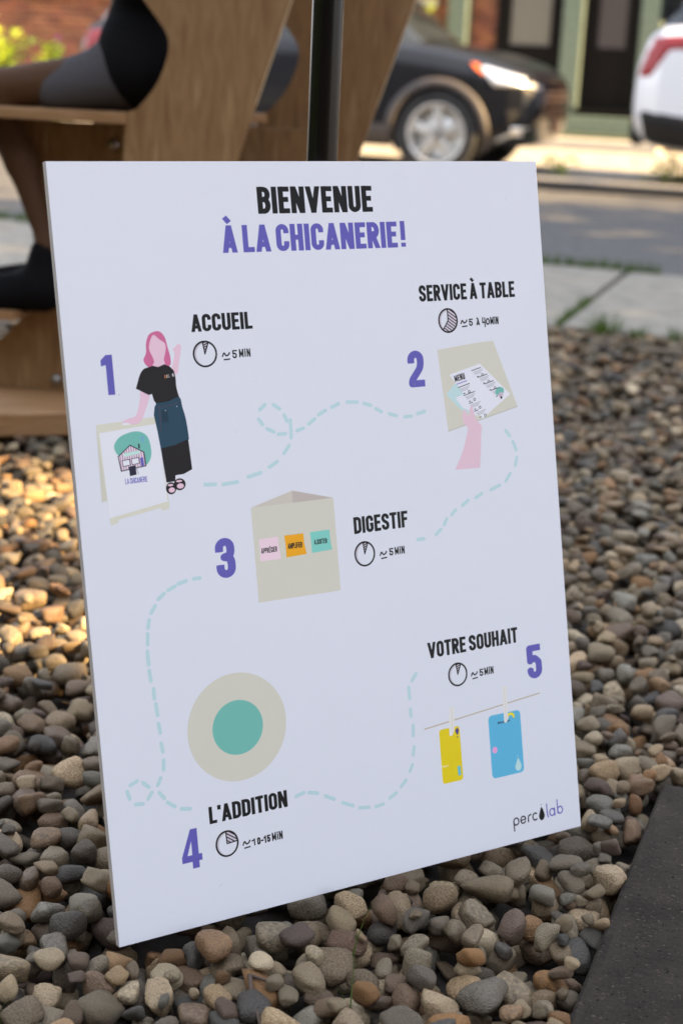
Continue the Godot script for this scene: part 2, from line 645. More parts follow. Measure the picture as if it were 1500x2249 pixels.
# unseen house added behind the camera to keep low sky off the scene
func house_behind() -> void:
	var b := thing("added_house", "added unseen dark brick house behind the camera that holds off the low sky", "house", Vector3(1.0, -0.14, 9.5), Basis(Vector3.UP, -0.30))
	var brick := surfaced(mat("dark_brick", lin(0.16, 0.085, 0.06), 0.9), M.fine, Vector3.ONE * 2.0)
	var frame := mat("window_frame", lin(0.35, 0.33, 0.30), 0.7)
	box_part("wall", Vector3(0, 4.2, 2.0), Vector3(34, 8.4, 4.0), brick, b, 0.02)
	for i in 10:
		for k in 2:
			var w := box_part("window", Vector3(-14.0 + i * 3.1, 1.9 + k * 3.5, -0.01), Vector3(1.2, 1.8, 0.1), frame, b)
			box_part("pane", Vector3(0, 0, -0.052), Vector3(1.04, 1.64, 0.01), M.car_glass, w, 0.001)
	box_part("roof_edge", Vector3(0, 8.35, -0.1), Vector3(34.3, 0.35, 0.4), frame, b, 0.02)


func added_hedge() -> void:  # unseen leafy row, added to darken pole and sign from the left
	var h := thing("added_hedge", "added unseen leafy row that darkens the scene from the left", "added_hedge", Vector3(-4.3, -0.06, -0.8))
	var st := begin(true)
	for i in 12:
		var z := -3.6 + i * 0.65
		tube(st, [Vector3(0, 0, z), Vector3(0.05, 0.9, z + 0.05), Vector3(-0.05, 1.9, z - 0.1)], [0.03, 0.022, 0.008], 6)
	part("stems", done(st), M.bark, h).set_meta("kind", "stuff")
	var one := begin()
	for k in 3:
		leaf(one, Vector3(rng.randf_range(-0.05, 0.05), rng.randf_range(-0.05, 0.05), rng.randf_range(-0.05, 0.05)), 0.12)
	var mm := MultiMesh.new()
	mm.transform_format = MultiMesh.TRANSFORM_3D
	mm.mesh = done(one)
	mm.instance_count = 9000
	for i in 9000:
		var p := Vector3(rng.randf_range(-0.42, 0.42), rng.randf_range(0.05, 2.3), rng.randf_range(-3.8, 3.8))
		mm.set_instance_transform(i, Transform3D(Basis.from_euler(Vector3(rng.randf() * TAU, rng.randf() * TAU, rng.randf() * TAU)), p))
	var mi := MultiMeshInstance3D.new()
	mi.name = "foliage"
	mi.multimesh = mm
	mi.material_override = M.leaf
	mi.set_meta("kind", "stuff")
	h.add_child(mi, true)


# ------------------------------------------------------------------ river pebbles
func pebble_mesh(sub: int) -> ArrayMesh:
	# rounded many-sided stone: a ball pressed against a handful of faces
	var faces := []
	var planes := rng.randi_range(7, 13)
	for i in planes:
		faces.append([Vector3(rng.randfn(), rng.randfn(), rng.randfn()).normalized(), rng.randf_range(0.66, 1.05)])
	for ax in 3:
		for s in [-1.0, 1.0]:
			var v := Vector3.ZERO
			v[ax] = s
			faces.append([v, 1.0])
	var power := (rng.randf_range(4.5, 8.0) if rng.randf() < 0.6 else rng.randf_range(9.0, 16.0))
	var bumps := FastNoiseLite.new()
	bumps.seed = rng.randi() % 10000
	bumps.frequency = 1.1
	bumps.fractal_octaves = 3
	var t := (1.0 + sqrt(5.0)) / 2.0
	var v: Array[Vector3] = [Vector3(-1, t, 0), Vector3(1, t, 0), Vector3(-1, -t, 0), Vector3(1, -t, 0), Vector3(0, -1, t), Vector3(0, 1, t), Vector3(0, -1, -t), Vector3(0, 1, -t), Vector3(t, 0, -1), Vector3(t, 0, 1), Vector3(-t, 0, -1), Vector3(-t, 0, 1)]
	for i in 12:
		v[i] = v[i].normalized()
	var f := [[0, 11, 5], [0, 5, 1], [0, 1, 7], [0, 7, 10], [0, 10, 11], [1, 5, 9], [5, 11, 4], [11, 10, 2], [10, 7, 6], [7, 1, 8], [3, 9, 4], [3, 4, 2], [3, 2, 6], [3, 6, 8], [3, 8, 9], [4, 9, 5], [2, 4, 11], [6, 2, 10], [8, 6, 7], [9, 8, 1]]
	for k in sub:
		var mids := {}
		var nf := []
		for q in f:
			var m := []
			for e in 3:
				var a: int = q[e]
				var b: int = q[(e + 1) % 3]
				var key := mini(a, b) * 100000 + maxi(a, b)
				if not mids.has(key):
					mids[key] = v.size()
					v.append(((v[a] + v[b]) / 2).normalized())
				m.append(mids[key])
			nf.append([q[0], m[0], m[2]])
			nf.append([q[1], m[1], m[0]])
			nf.append([q[2], m[2], m[1]])
			nf.append([m[0], m[1], m[2]])
		f = nf
	var st := begin(true)
	var pts := PackedVector3Array()
	for d in v:
		var sum := 0.0
		for p in faces:
			sum += pow(maxf(d.dot(p[0]), 0.0) / p[1], power)
		pts.append(d * pow(sum, -1.0 / power) * (1.0 + 0.10 * bumps.get_noise_3dv(d * 1.2)))
	var span := Vector3.ZERO
	for p in pts:
		span = span.max(p.abs())
	for p in pts:
		st.add_vertex(p / span)
	for q in f:
		st.add_index(q[0])
		st.add_index(q[2])
		st.add_index(q[1])
	st.generate_normals()
	return st.commit()


func to_pixel(p: Vector3) -> Vector2:
	var q := cam_basis.transposed() * (p - CAM)
	return Vector2(750 + FOCAL * q.x / -q.z, 1124.5 - FOCAL * q.y / -q.z)


func behind_sign(p: Vector3) -> bool:
	var d := p - CAM
	var t := (SB - CAM).dot(SN) / d.dot(SN)
	if t >= 0.999:
		return false
	var h := CAM + d * t - SB
	return absf(h.dot(SU)) < 0.3 and h.dot(SV) > 0.0 and h.dot(SV) < 0.8


const PAVER := Vector3(0.438, 0.0, -1.869)        # far left corner of the dark paving slab, and its two directions
const PE1 := Vector3(0.9419, 0, 0.3360)
const PE2 := Vector3(0.3360, 0, -0.9419)


func gravel() -> void:
	var bed := setting("gravel_bed", "bed of rounded river pebbles round the foot of the sign")
	var shapes := []
	for i in 16:
		shapes.append(pebble_mesh(2))
	# stone surfaces: each a fine pattern with its own relief
	var pats := [
		noise_tex(21, 0.11, 3, [[0.0, grey(0.25)], [0.36, grey(0.62)], [0.5, grey(0.86)], [0.62, grey(0.96)], [1.0, grey(1.0)]], 256),
		noise_tex(22, 0.018, 5, [[0.0, grey(0.45)], [0.40, grey(0.84)], [0.52, grey(0.70)], [0.6, grey(0.92)], [1.0, grey(1.0)]], 256),
		noise_tex(23, 0.05, 4, [[0.0, Color(0.40, 0.35, 0.30)], [0.35, Color(0.76, 0.70, 0.64)], [0.7, Color(0.95, 0.93, 0.9)], [1.0, Color(1, 0.98, 0.95)]], 256),
		noise_tex(24, 0.07, 3, [[0.0, grey(0.35)], [0.25, grey(0.75)], [1.0, grey(1.0)]], 256, FastNoiseLite.TYPE_CELLULAR, true),
		noise_tex(25, 0.03, 5, [[0.0, Color(0.45, 0.42, 0.40)], [0.4, Color(0.75, 0.72, 0.7)], [0.5, Color(0.98, 0.96, 0.94)], [0.56, Color(0.78, 0.75, 0.73)], [1.0, Color(0.95, 0.94, 0.93)]], 256),
	]
	var rough := noise_tex(26, 0.05, 5, [], 256)
	var tones := [
		[lin(0.203, 0.155, 0.092), 22], [lin(0.281, 0.206, 0.113), 20], [lin(0.137, 0.107, 0.070), 16], [lin(0.082, 0.071, 0.054), 9],
		[lin(0.366, 0.284, 0.170), 11], [lin(0.163, 0.104, 0.058), 9], [lin(0.125, 0.078, 0.049), 6], [lin(0.235, 0.116, 0.037), 4],
		[lin(0.211, 0.184, 0.130), 8], [lin(0.503, 0.390, 0.241), 4], [lin(0.308, 0.182, 0.083), 6],
	]
	var bag := []
	for i in tones.size():
		for k in tones[i][1]:
			bag.append(i)
	# drop the stones one by one onto a height field
	var cell := 0.005
	var gx := -2.45
	var gz := -6.35
	var nx := 1000
	var nz := 1130
	var hgt := PackedFloat32Array()
	hgt.resize(nx * nz)
	hgt.fill(-0.056)
	var stones := []
	var step := 0.0345
	var sign_h := Vector3(SN.x, 0, SN.z).normalized()
	for layer in 6:
		for iz in int(5.55 / step):
			for ix in int(4.85 / step):
				var x := gx + 0.06 + (ix + rng.randf()) * step
				var z := gz + 0.06 + (iz + rng.randf()) * step
				if rng.randf() < 0.06:
					continue
				var t := x * E2.x + z * E2.z
				var far := -z
				if t > 5.52 or absf(x) > 0.75 + far * 0.36 or (layer == 0 and far > 4.0) or (layer == 3 and far > 3.2):
					continue
				if layer >= 4 and (absf((Vector3(x, 0, z) - PAVER).dot(PE1) + 0.02) > 0.035 or far > 2.0):
					continue
				var pd := Vector3(x, 0, z) - PAVER
				var ps := pd.dot(PE1)
				var a := step * 0.5 * rng.randf_range(0.80, 1.40) * (1.28 if rng.randf() < 0.10 else 1.0)
				if layer >= 2 and rng.randf() < (0.12 if layer == 2 else 0.22 if layer == 3 else 1.0):
					a *= 0.55
				var b := a * rng.randf_range(0.58, 0.94)
				var c := a * rng.randf_range(0.46, 0.80)
				if ps > -a * 0.55 and pd.dot(PE2) < a * 0.55:
					continue
				var yaw := rng.randf() * TAU
				var tilt := rng.randfn() * 0.30
				var cc := sqrt(pow(c * cos(tilt), 2) + pow(a * sin(tilt), 2))
				var cs := cos(yaw)
				var sn := sin(yaw)
				var i0 := int((x - a - gx) / cell)
				var i1 := int((x + a - gx) / cell) + 1
				var j0 := int((z - a - gz) / cell)
				var j1 := int((z + a - gz) / cell) + 1
				var y := -1.0
				var ia := 1.0 / a
				var ib := 1.0 / b
				var cells := PackedInt32Array()
				var tops := PackedFloat32Array()
				for j in range(maxi(j0, 0), mini(j1, nz - 1) + 1):
					var dz := gz + j * cell - z
					for i in range(maxi(i0, 0), mini(i1, nx - 1) + 1):
						var dx := gx + i * cell - x
						var u := (dx * cs - dz * sn) * ia
						var w := (dx * sn + dz * cs) * ib
						var rr := u * u + w * w
						if rr < 1.0:
							var k := sqrt(1.0 - rr) * cc
							var n := j * nx + i
							cells.append(n)
							tops.append(k)
							if rr < 0.75:
								y = maxf(y, hgt[n] + k)
				if y < -0.9:
					continue
				y -= cc * 0.22
				if y + cc > 0.020:
					continue
				var sd := (x - SB.x) * sign_h.x + (z - SB.z) * sign_h.z
				var across := (x - SB.x) * SU.x + (z - SB.z) * SU.z
				if absf(sd) < a * 1.15 + 0.008 and absf(across) < 0.31 + a and y + cc > 0.001:
					continue
				if absf(x + 0.0395) < a + 0.02 and absf(z + 1.752) < a + 0.02:
					continue
				for k in cells.size():
					hgt[cells[k]] = maxf(hgt[cells[k]], y + tops[k])
				stones.append([Vector3(x, y, z), a, b, c, yaw, tilt, cc])
	# which of them show largest in the picture
	var order := []
	for n in stones.size():
		var s: Array = stones[n]
		var p: Vector3 = s[0]
		var i := clampi(int(round((p.x - gx) / cell)), 0, nx - 1)
		var j := clampi(int(round((p.z - gz) / cell)), 0, nz - 1)
		var open := 0
		for e in [[0, 0], [2, 0], [-2, 0], [0, 2], [0, -2]]:
			var at := clampi(j + e[1], 0, nz - 1) * nx + clampi(i + e[0], 0, nx - 1)
			if hgt[at] < p.y + s[6] * 0.9 + 0.001:
				open += 1
		if open < 4 or behind_sign(p):
			continue
		var px := to_pixel(p)
		if px.x < -15 or px.x > 1515 or px.y > 2270 or px.y < 900:
			continue
		var d := (p - CAM).length()
		order.append([s[1] * sqrt(s[2] / s[1]) / d, n])
	order.sort_custom(func(a, b): return a[0] > b[0])
	var single := {}
	for k in mini(300, order.size()):
		single[order[k][1]] = true
	var mats := {}
	var lots := []
	for i in shapes.size():
		lots.append([])
	for n in stones.size():
		var s: Array = stones[n]
		var shape := rng.randi() % shapes.size()
		var tone: int = bag[rng.randi() % bag.size()]
		var b := Basis(Vector3.UP, s[4]) * Basis(Vector3.BACK, s[5]) * Basis.from_scale(Vector3(s[1], s[3], s[2]) * 1.04)
		var xf := Transform3D(b, s[0])
		if single.has(n):
			var pat := rng.randi() % pats.size()
			if tone == 7:
				pat = 3
			var key := (tone * 10 + pat) * 3 + rng.randi() % 3
			if not mats.has(key):
				mats[key] = surfaced(mat("stone", shifted(tones[tone][0], [0.72, 1.0, 1.28][key % 3]), [0.62, 0.5, 0.7, 0.85, 0.55][pat]), pats[pat], Vector3.ONE * 0.55, false, rough if pat != 3 else pats[3], 0.16 if pat != 3 else 0.20)
			var o := part("stone", shapes[shape], mats[key], bed)
			o.transform = xf
			continue
		var v := rng.randf_range(0.65, 1.3)
		var c: Color = (tones[tone][0] as Color).srgb_to_linear()
		lots[shape].append([xf, Color(c.r * v, c.g * v, c.b * v)])
	for i in lots.size():
		var m := surfaced(mat("pebble", Color.WHITE, 0.74), pats[i % pats.size()], Vector3.ONE * 0.55, false, rough, 0.13)
		m.vertex_color_use_as_albedo = true
		var mm := MultiMesh.new()
		mm.transform_format = MultiMesh.TRANSFORM_3D
		mm.use_colors = true
		mm.mesh = shapes[i]
		mm.instance_count = lots[i].size()
		for k in lots[i].size():
			mm.set_instance_transform(k, lots[i][k][0])
			mm.set_instance_color(k, lots[i][k][1])
		var mi := MultiMeshInstance3D.new()
		mi.name = "pebbles"
		mi.multimesh = mm
		mi.material_override = m
		mi.set_meta("kind", "stuff")
		bed.add_child(mi, true)
	# dark concrete slab at the right
	var specks := Image.create(1024, 1024, false, Image.FORMAT_RGB8)
	var tint := FastNoiseLite.new()
	tint.seed = 77
	tint.frequency = 0.006
	tint.fractal_octaves = 4
	for yy in 1024:
		for xx in 1024:
			var g := 0.62 + 0.14 * tint.get_noise_2d(xx, yy) + rng.randf_range(-0.16, 0.12)
			specks.set_pixel(xx, yy, Color(g, g * 0.975, g * 0.95))
	for i in 5200:
		var g := rng.randf_range(0.9, 1.0) if rng.randf() < 0.55 else rng.randf_range(0.15, 0.40)
		var r := 2 if rng.randf() < 0.9 else 4
		specks.fill_rect(Rect2i(Vector2i(rng.randi() % 1018, rng.randi() % 1018), Vector2i(r + rng.randi() % 3, r + rng.randi() % 2)), Color(g, g * 0.97, g * 0.92))
	var slab_mat := surfaced(mat("dark_concrete", lin(0.080, 0.067, 0.056), 0.9), ImageTexture.create_from_image(specks), Vector3.ONE * 1.7, false, noise_tex(32, 0.10, 4, []), 0.11)
	slab_mat.metallic_specular = 0.3
	var slab := thing("paving_slab", "dark grey speckled concrete slab set in the gravel near the right foot of the sign", "paving slab", PAVER + PE1 * 0.6 - PE2 * 0.6 + Vector3(0, -0.034, 0), Basis(PE1, Vector3.UP, -PE2))
	part("slab_body", box_mesh(Vector3(1.2, 0.07, 1.2), 0.004), slab_mat, slab)
	for i in 7:
		var n := part("stone_chip", shapes[i], mats.values()[i], slab)
		n.transform = Transform3D(Basis(Vector3.UP, i * 1.3) * Basis.from_scale(Vector3(0.012, 0.006, 0.009)), Vector3(-0.5 + 0.13 * i, 0.040, 0.1 + 0.07 * ((i * 3) % 5)))
	slab.get_node("slab_body").set_meta("label", "dark speckled slab body")


# ------------------------------------------------------------------ cars
# stations: distance behind the front, half width, bottom, top, roundness
func station(stations: Array, q: float) -> Array:
	var i := 0
	while i < stations.size() - 2 and stations[i + 1][0] < q:
		i += 1
	var a: Array = stations[i]
	var b: Array = stations[i + 1]
	var f := clampf((q - a[0]) / (b[0] - a[0]), 0, 1)
	var out := []
	for k in 5:
		out.append(lerpf(a[k], b[k], f))
	return out


func body_side(stations: Array, q: float, y: float) -> float:
	var s := station(stations, q)
	var hh: float = (s[3] - s[2]) / 2
	var r := clampf(absf(y - (s[2] + s[3]) / 2) / hh, 0, 0.9999)
	return s[1] * pow(1.0 - pow(r, s[4]), 1.0 / s[4])


func body_mesh(stations: Array, wheels: Array, arch: float) -> ArrayMesh:
	var st := begin(true)
	var length: float = stations[-1][0]
	var rings := []
	var qs := []
	var n := 150
	for i in n + 1:
		var f := float(i) / n
		qs.append(length * (f - 0.10 * sin(TAU * f)))
	var seg := 72
	for q in qs:
		var s := station(stations, q)
		var hh: float = (s[3] - s[2]) / 2
		var r := PackedVector3Array()
		for k in seg:
			var a := TAU * k / seg
			var y: float = signf(sin(a)) * pow(absf(sin(a)), 2.0 / s[4])
			var z: float = signf(cos(a)) * pow(absf(cos(a)), 2.0 / s[4])
			r.append(Vector3(-q, (s[2] + s[3]) / 2 + y * hh, z * s[1]))
		rings.append(r)
	for i in rings.size() - 1:
		for k in seg:
			var l := (k + 1) % seg
			var c: Vector3 = (rings[i][k] + rings[i + 1][l]) / 2
			var hole := false
			for w in wheels:
				if absf(c.z) > 0.5 and Vector2(-c.x - w, c.y - 0.345).length() < arch:
					hole = true
			if not hole:
				quad(st, rings[i][k], rings[i][l], rings[i + 1][l], rings[i + 1][k])
	for e in [0, rings.size() - 1]:
		var r: PackedVector3Array = rings[e]
		var m := Vector3(r[0].x, (r[seg / 4].y + r[seg * 3 / 4].y) / 2, 0)
		for k in seg:
			if e == 0:
				tri(st, m, r[(k + 1) % seg], r[k])
			else:
				tri(st, m, r[k], r[(k + 1) % seg])
	st.index()
	st.generate_normals()
	return st.commit()


# a patch lying on the side of the body, between four corners (q, y)
func side_patch(stations: Array, corners: Array, lift: float, side := 1.0, n := 8) -> ArrayMesh:
	var rows := []
	for i in n + 1:
		var r := PackedVector3Array()
		for j in n + 1:
			var u := float(i) / n
			var w := float(j) / n
			var p: Vector2 = (corners[0] as Vector2).lerp(corners[1], u).lerp((corners[3] as Vector2).lerp(corners[2], u), w)
			var edge := 4.0 * minf(minf(u, 1 - u), minf(w, 1 - w))
			r.append(Vector3(-p.x, p.y, side * (body_side(stations, p.x, p.y) + lift * clampf(edge * 2.0, 0.0, 1.0) - 0.004)))
		rows.append(r)
	var m := sheet(rows)
	return m


func make_wheel(parent: Node3D, at: Vector3, side: float) -> void:
	var w := Node3D.new()
	w.name = "wheel"
	parent.add_child(w, true)
	w.position = at
	if side < 0:
		w.rotation.y = PI
	part("tyre", lathe([[0.20, -0.20], [0.30, -0.215], [0.335, -0.20], [0.345, -0.16], [0.346, -0.05], [0.335, -0.015], [0.30, 0.0], [0.255, -0.004], [0.232, -0.014], [0.228, -0.05]], 56), M.rubber, w)
	var st := begin(true)
	var rim := lathe([[0.226, -0.20], [0.222, -0.10], [0.226, -0.03], [0.236, -0.012], [0.240, -0.008], [0.236, -0.002], [0.222, -0.008], [0.214, -0.03], [0.206, -0.10], [0.200, -0.19]], 56)
	st.append_from(rim, 0, Transform3D.IDENTITY)
	st.append_from(lathe([[0.001, -0.10], [0.20, -0.10], [0.205, -0.12]], 32), 0, Transform3D.IDENTITY)
	part("rim", st.commit(), M.alloy, w)
	var sk := begin()
	for k in 5:
		var a := TAU * k / 5.0 + PI / 2
		for d in [-0.13, 0.13]:
			var b := Basis(Vector3.BACK, a + d)
			box(sk, b * Vector3(0.132, 0, -0.034), Vector3(0.165, 0.034, 0.03), 0.008, b * Basis(Vector3.UP, 0.06))
		var b2 := Basis(Vector3.BACK, a)
		box(sk, b2 * Vector3(0.085, 0, -0.036), Vector3(0.08, 0.055, 0.026), 0.008, b2)
	part("spokes", done(sk), M.alloy, w)
	part("hub_cap", lathe([[0.001, -0.012], [0.03, -0.014], [0.036, -0.022], [0.038, -0.05]], 24), M.steel, w)
	for k in 2:
		part("brake_disc" if k == 0 else "axle", lathe([[0.001, -0.14 - 0.02 * k], [0.15 - 0.1 * k, -0.14 - 0.02 * k], [0.15 - 0.1 * k, -0.16 - 0.02 * k]], 32), M.steel, w)


func make_car(called: String, label: String, paint: Material, stations: Array, roof: Array, wheels: Array, at: Vector3, clad: Material) -> Node3D:
	var car := thing(called, label, "car", at, street_basis(), "")
	part("body", body_mesh(stations, wheels, 0.385), paint, car)
	# greenhouse: dark glass with a painted roof
	var rows := []
	for k in roof.size():
		var s: Array = roof[k]
		var r := PackedVector3Array()
		for j in 25:
			var a := PI * j / 24.0
			var y: float = pow(sin(a), 0.45) if sin(a) > 0.0001 else 0.0
			r.append(Vector3(-s[0], s[2] - 0.06 + (s[3] - s[2] + 0.06) * y, signf(cos(a)) * pow(absf(cos(a)), 0.4) * lerpf(s[1], s[1] * 0.78, y)))
		rows.append(r)
	part("windows", sheet(rows), M.car_glass, car)
	var top := []
	for k in range(1, roof.size() - 1):
		var s: Array = roof[k]
		var r := PackedVector3Array()
		for j in 13:
			var z := (j / 6.0 - 1.0)
			r.append(Vector3(-s[0], s[3] + 0.012 - 0.03 * z * z, -z * s[1] * 0.76))
		top.append(r)
	part("roof", sheet(top), paint, car)
	for w in wheels:
		for s in [-1.0, 1.0]:
			var z: float = s * (body_side(stations, w, 0.42) - 0.002)
			make_wheel(car, Vector3(-w, 0.345, z), s)
			# wheel well and its cladding
			var well := []
			var ring := []
			for j in 29:
				var a := -0.42 + (PI + 0.84) * j / 28.0
				var c := Vector2(w - cos(a) * 0.0, 0.345)
				var p := PackedVector3Array()
				for zz in [-0.30, -0.02]:
					p.append(Vector3(-w + cos(a) * 0.375, 0.345 + sin(a) * 0.375, z + s * zz))
				well.append(p)
				var q := PackedVector3Array()
				for rr in [[0.368, -0.05], [0.366, 0.012], [0.378, 0.02], [0.425, 0.018], [0.434, 0.0]]:
					var x: float = -w + cos(a) * rr[0]
					var y: float = maxf(0.345 + sin(a) * rr[0], 0.24)
					q.append(Vector3(x, y, s * (body_side(stations, clampf(-x, 0.02, 9.0), clampf(y, 0.30, 0.98)) + rr[1])))
				ring.append(q)
			part("wheel_well", sheet(well), M.rubber, car)
			part("arch_cladding", sheet(ring), clad, car)
	for s in [-1.0, 1.0]:
		var sill := []
		for j in 15:
			var q: float = lerpf(wheels[0] + 0.40, wheels[1] - 0.40, j / 14.0)
			var p := PackedVector3Array()
			for y in [[0.22, -0.05], [0.26, 0.014], [0.36, 0.018], [0.40, 0.0]]:
				p.append(Vector3(-q, y[0], s * (body_side(stations, q, maxf(y[0], 0.30)) + y[1])))
			sill.append(p)
		part("sill_cladding", sheet(sill), clad, car)
	return car


func cars() -> void:
	var dark := mat("dark_car_paint", lin(0.006, 0.007, 0.010), 0.35)
	dark.clearcoat_enabled = true
	dark.clearcoat = 0.4
	dark.metallic_specular = 0.3
	dark.clearcoat_roughness = 0.04
	var clad := mat("grey_cladding", lin(0.07, 0.06, 0.055), 0.6)
	var st := [
		[0.0, 0.64, 0.40, 0.77, 3.2], [0.04, 0.76, 0.31, 0.82, 3.6], [0.10, 0.83, 0.27, 0.865, 4.0], [0.22, 0.88, 0.25, 0.92, 4.4], [0.45, 0.91, 0.24, 0.985, 4.8],
		[0.83, 0.92, 0.24, 1.045, 5.2], [1.25, 0.92, 0.24, 1.085, 5.5], [3.1, 0.92, 0.25, 1.12, 6.0], [3.68, 0.91, 0.27, 1.14, 6.0], [3.88, 0.87, 0.31, 1.13, 5.0], [3.97, 0.80, 0.38, 1.06, 4.0],
	]
	var roof := [[0.98, 0.80, 1.05, 1.07], [1.28, 0.84, 1.06, 1.34], [1.7, 0.85, 1.07, 1.62], [2.2, 0.85, 1.08, 1.70], [3.1, 0.84, 1.09, 1.68], [3.62, 0.81, 1.10, 1.60], [3.86, 0.78, 1.10, 1.13]]
	var a := make_car("black_car", "black sport utility car parked facing right behind the plywood bench", dark, st, roof, [0.78, 3.38], sp(-2.47, 12.35 + 0.92, 0.0), clad)
	# right front lamp, its amber corner, the tail lamp, fog lamp and lower trim
	for s in [1.0, -1.0]:
		part("headlight", side_patch(st, [Vector2(0.07, 0.80), Vector2(0.48, 0.90), Vector2(0.34, 0.725), Vector2(0.11, 0.735)], 0.02, s), M.clear_lamp, a)
		part("indicator", side_patch(st, [Vector2(0.48, 0.90), Vector2(0.55, 0.905), Vector2(0.49, 0.845), Vector2(0.41, 0.80)], 0.018, s), M.amber_lamp, a)
		part("tail_lamp", side_patch(st, [Vector2(3.59, 1.06), Vector2(3.92, 1.02), Vector2(3.93, 0.80), Vector2(3.77, 0.90)], 0.018, s), M.red_lamp, a)
		part("fog_surround", side_patch(st, [Vector2(0.03, 0.56), Vector2(0.25, 0.56), Vector2(0.22, 0.36), Vector2(0.04, 0.36)], 0.012, s), M.black_plastic, a)
		part("fog_lamp", side_patch(st, [Vector2(0.10, 0.43), Vector2(0.19, 0.43), Vector2(0.19, 0.35), Vector2(0.10, 0.35)], 0.026, s), M.clear_lamp, a)
		part("bumper_trim", side_patch(st, [Vector2(0.015, 0.44), Vector2(0.06, 0.44), Vector2(0.35, 0.31), Vector2(0.35, 0.265)], 0.024, s), M.alloy, a)
		part("chrome_strip", side_patch(st, [Vector2(0.012, 0.745), Vector2(0.085, 0.78), Vector2(0.10, 0.745), Vector2(0.012, 0.71)], 0.018, s), M.alloy, a)
		var dh := box_part("door_handle", Vector3(-2.55, 0.93, s * 0.925), Vector3(0.19, 0.03, 0.035), dark, a, 0.008)
		dh.name = "door_handle"
		var mr := box_part("mirror", Vector3(-1.55, 1.12, s * 1.0), Vector3(0.12, 0.14, 0.20), dark, a, 0.03)
		mr.name = "mirror"
	var grille := Node3D.new()
	grille.name = "grille"
	a.add_child(grille)
	for i in 5:
		box_part("slat", Vector3(-0.005, 0.49 + i * 0.05, 0), Vector3(0.03, 0.018, 0.92), M.chrome if i > 2 else M.black_plastic, grille)
	box_part("number_plate", Vector3(0.012, 0.42, 0), Vector3(0.012, 0.13, 0.32), M.steel, a)
	# the white car on the right: its rear corner shows
	var white := mat("white_car_paint", lin(0.74, 0.74, 0.75), 0.25)
	white.clearcoat_enabled = true
	white.clearcoat = 0.8
	white.clearcoat_roughness = 0.05
	var L := 4.7
	var sw := [
		[0.0, 0.55, 0.45, 0.78, 3.0], [0.10, 0.76, 0.30, 0.88, 3.6], [0.30, 0.86, 0.27, 0.96, 4.0], [1.0, 0.94, 0.26, 1.10, 5.0], [1.5, 0.95, 0.26, 1.16, 5.5],
		[3.6, 0.95, 0.27, 1.28, 6.0], [4.2, 0.95, 0.28, 1.31, 6.0], [4.50, 0.92, 0.31, 1.28, 4.6], [4.62, 0.87, 0.34, 1.20, 3.8], [4.68, 0.80, 0.38, 1.08, 3.2], [4.70, 0.72, 0.44, 0.96, 2.8],
	]
	var rw := [[1.3, 0.82, 1.13, 1.16], [1.7, 0.86, 1.16, 1.45], [2.1, 0.88, 1.2, 1.66], [2.6, 0.88, 1.22, 1.72], [3.8, 0.87, 1.26, 1.70], [4.3, 0.84, 1.27, 1.62], [4.52, 0.80, 1.26, 1.29]]
	var b := make_car("white_car", "white sport utility car with black lower bumper parked at the right edge", white, sw, rw, [0.95, 3.72], sp(-1.74 + L, 12.35 + 0.95, 0.0), M.black_plastic)
	for s in [1.0, -1.0]:
		part("tail_lamp", side_patch(sw, [Vector2(4.20, 1.18), Vector2(4.575, 1.155), Vector2(4.61, 1.04), Vector2(4.20, 1.075)], 0.016, s), M.red_lamp, b)
		part("tail_lamp", side_patch(sw, [Vector2(4.40, 1.10), Vector2(4.60, 1.09), Vector2(4.67, 0.85), Vector2(4.57, 0.85)], 0.014, s), M.red_lamp, b)
		part("rear_bumper", side_patch(sw, [Vector2(4.08, 0.56), Vector2(4.685, 0.62), Vector2(4.60, 0.33), Vector2(4.06, 0.30)], 0.022, s), M.black_plastic, b)
		part("headlight", side_patch(sw, [Vector2(0.20, 0.86), Vector2(0.80, 1.0), Vector2(0.6, 0.84), Vector2(0.16, 0.76)], 0.018, s), M.clear_lamp, b)
		var dh := box_part("door_handle", Vector3(-2.7, 1.02, s * 0.955), Vector3(0.19, 0.03, 0.035), white, b, 0.008)
		dh.name = "door_handle"
	box_part("rear_bumper_bar", Vector3(-4.66, 0.46, 0), Vector3(0.12, 0.24, 1.30), M.black_plastic, b, 0.03)
	box_part("tailgate_window", Vector3(-4.55, 1.40, 0), Vector3(0.05, 0.26, 1.2), M.car_glass, b, 0.01)


func shifted(c: Color, k: float) -> Color:
	var l := c.srgb_to_linear()
	return lin(l.r * k, l.g * k, l.b * k)


# ------------------------------------------------------------------ plywood bench
const BENCH := Vector3(-0.756, 0.0, -3.62)
const BA := Vector3(0.99027, 0, 0.13917)
const BM := Vector3(-0.13917, 0, 0.99027)


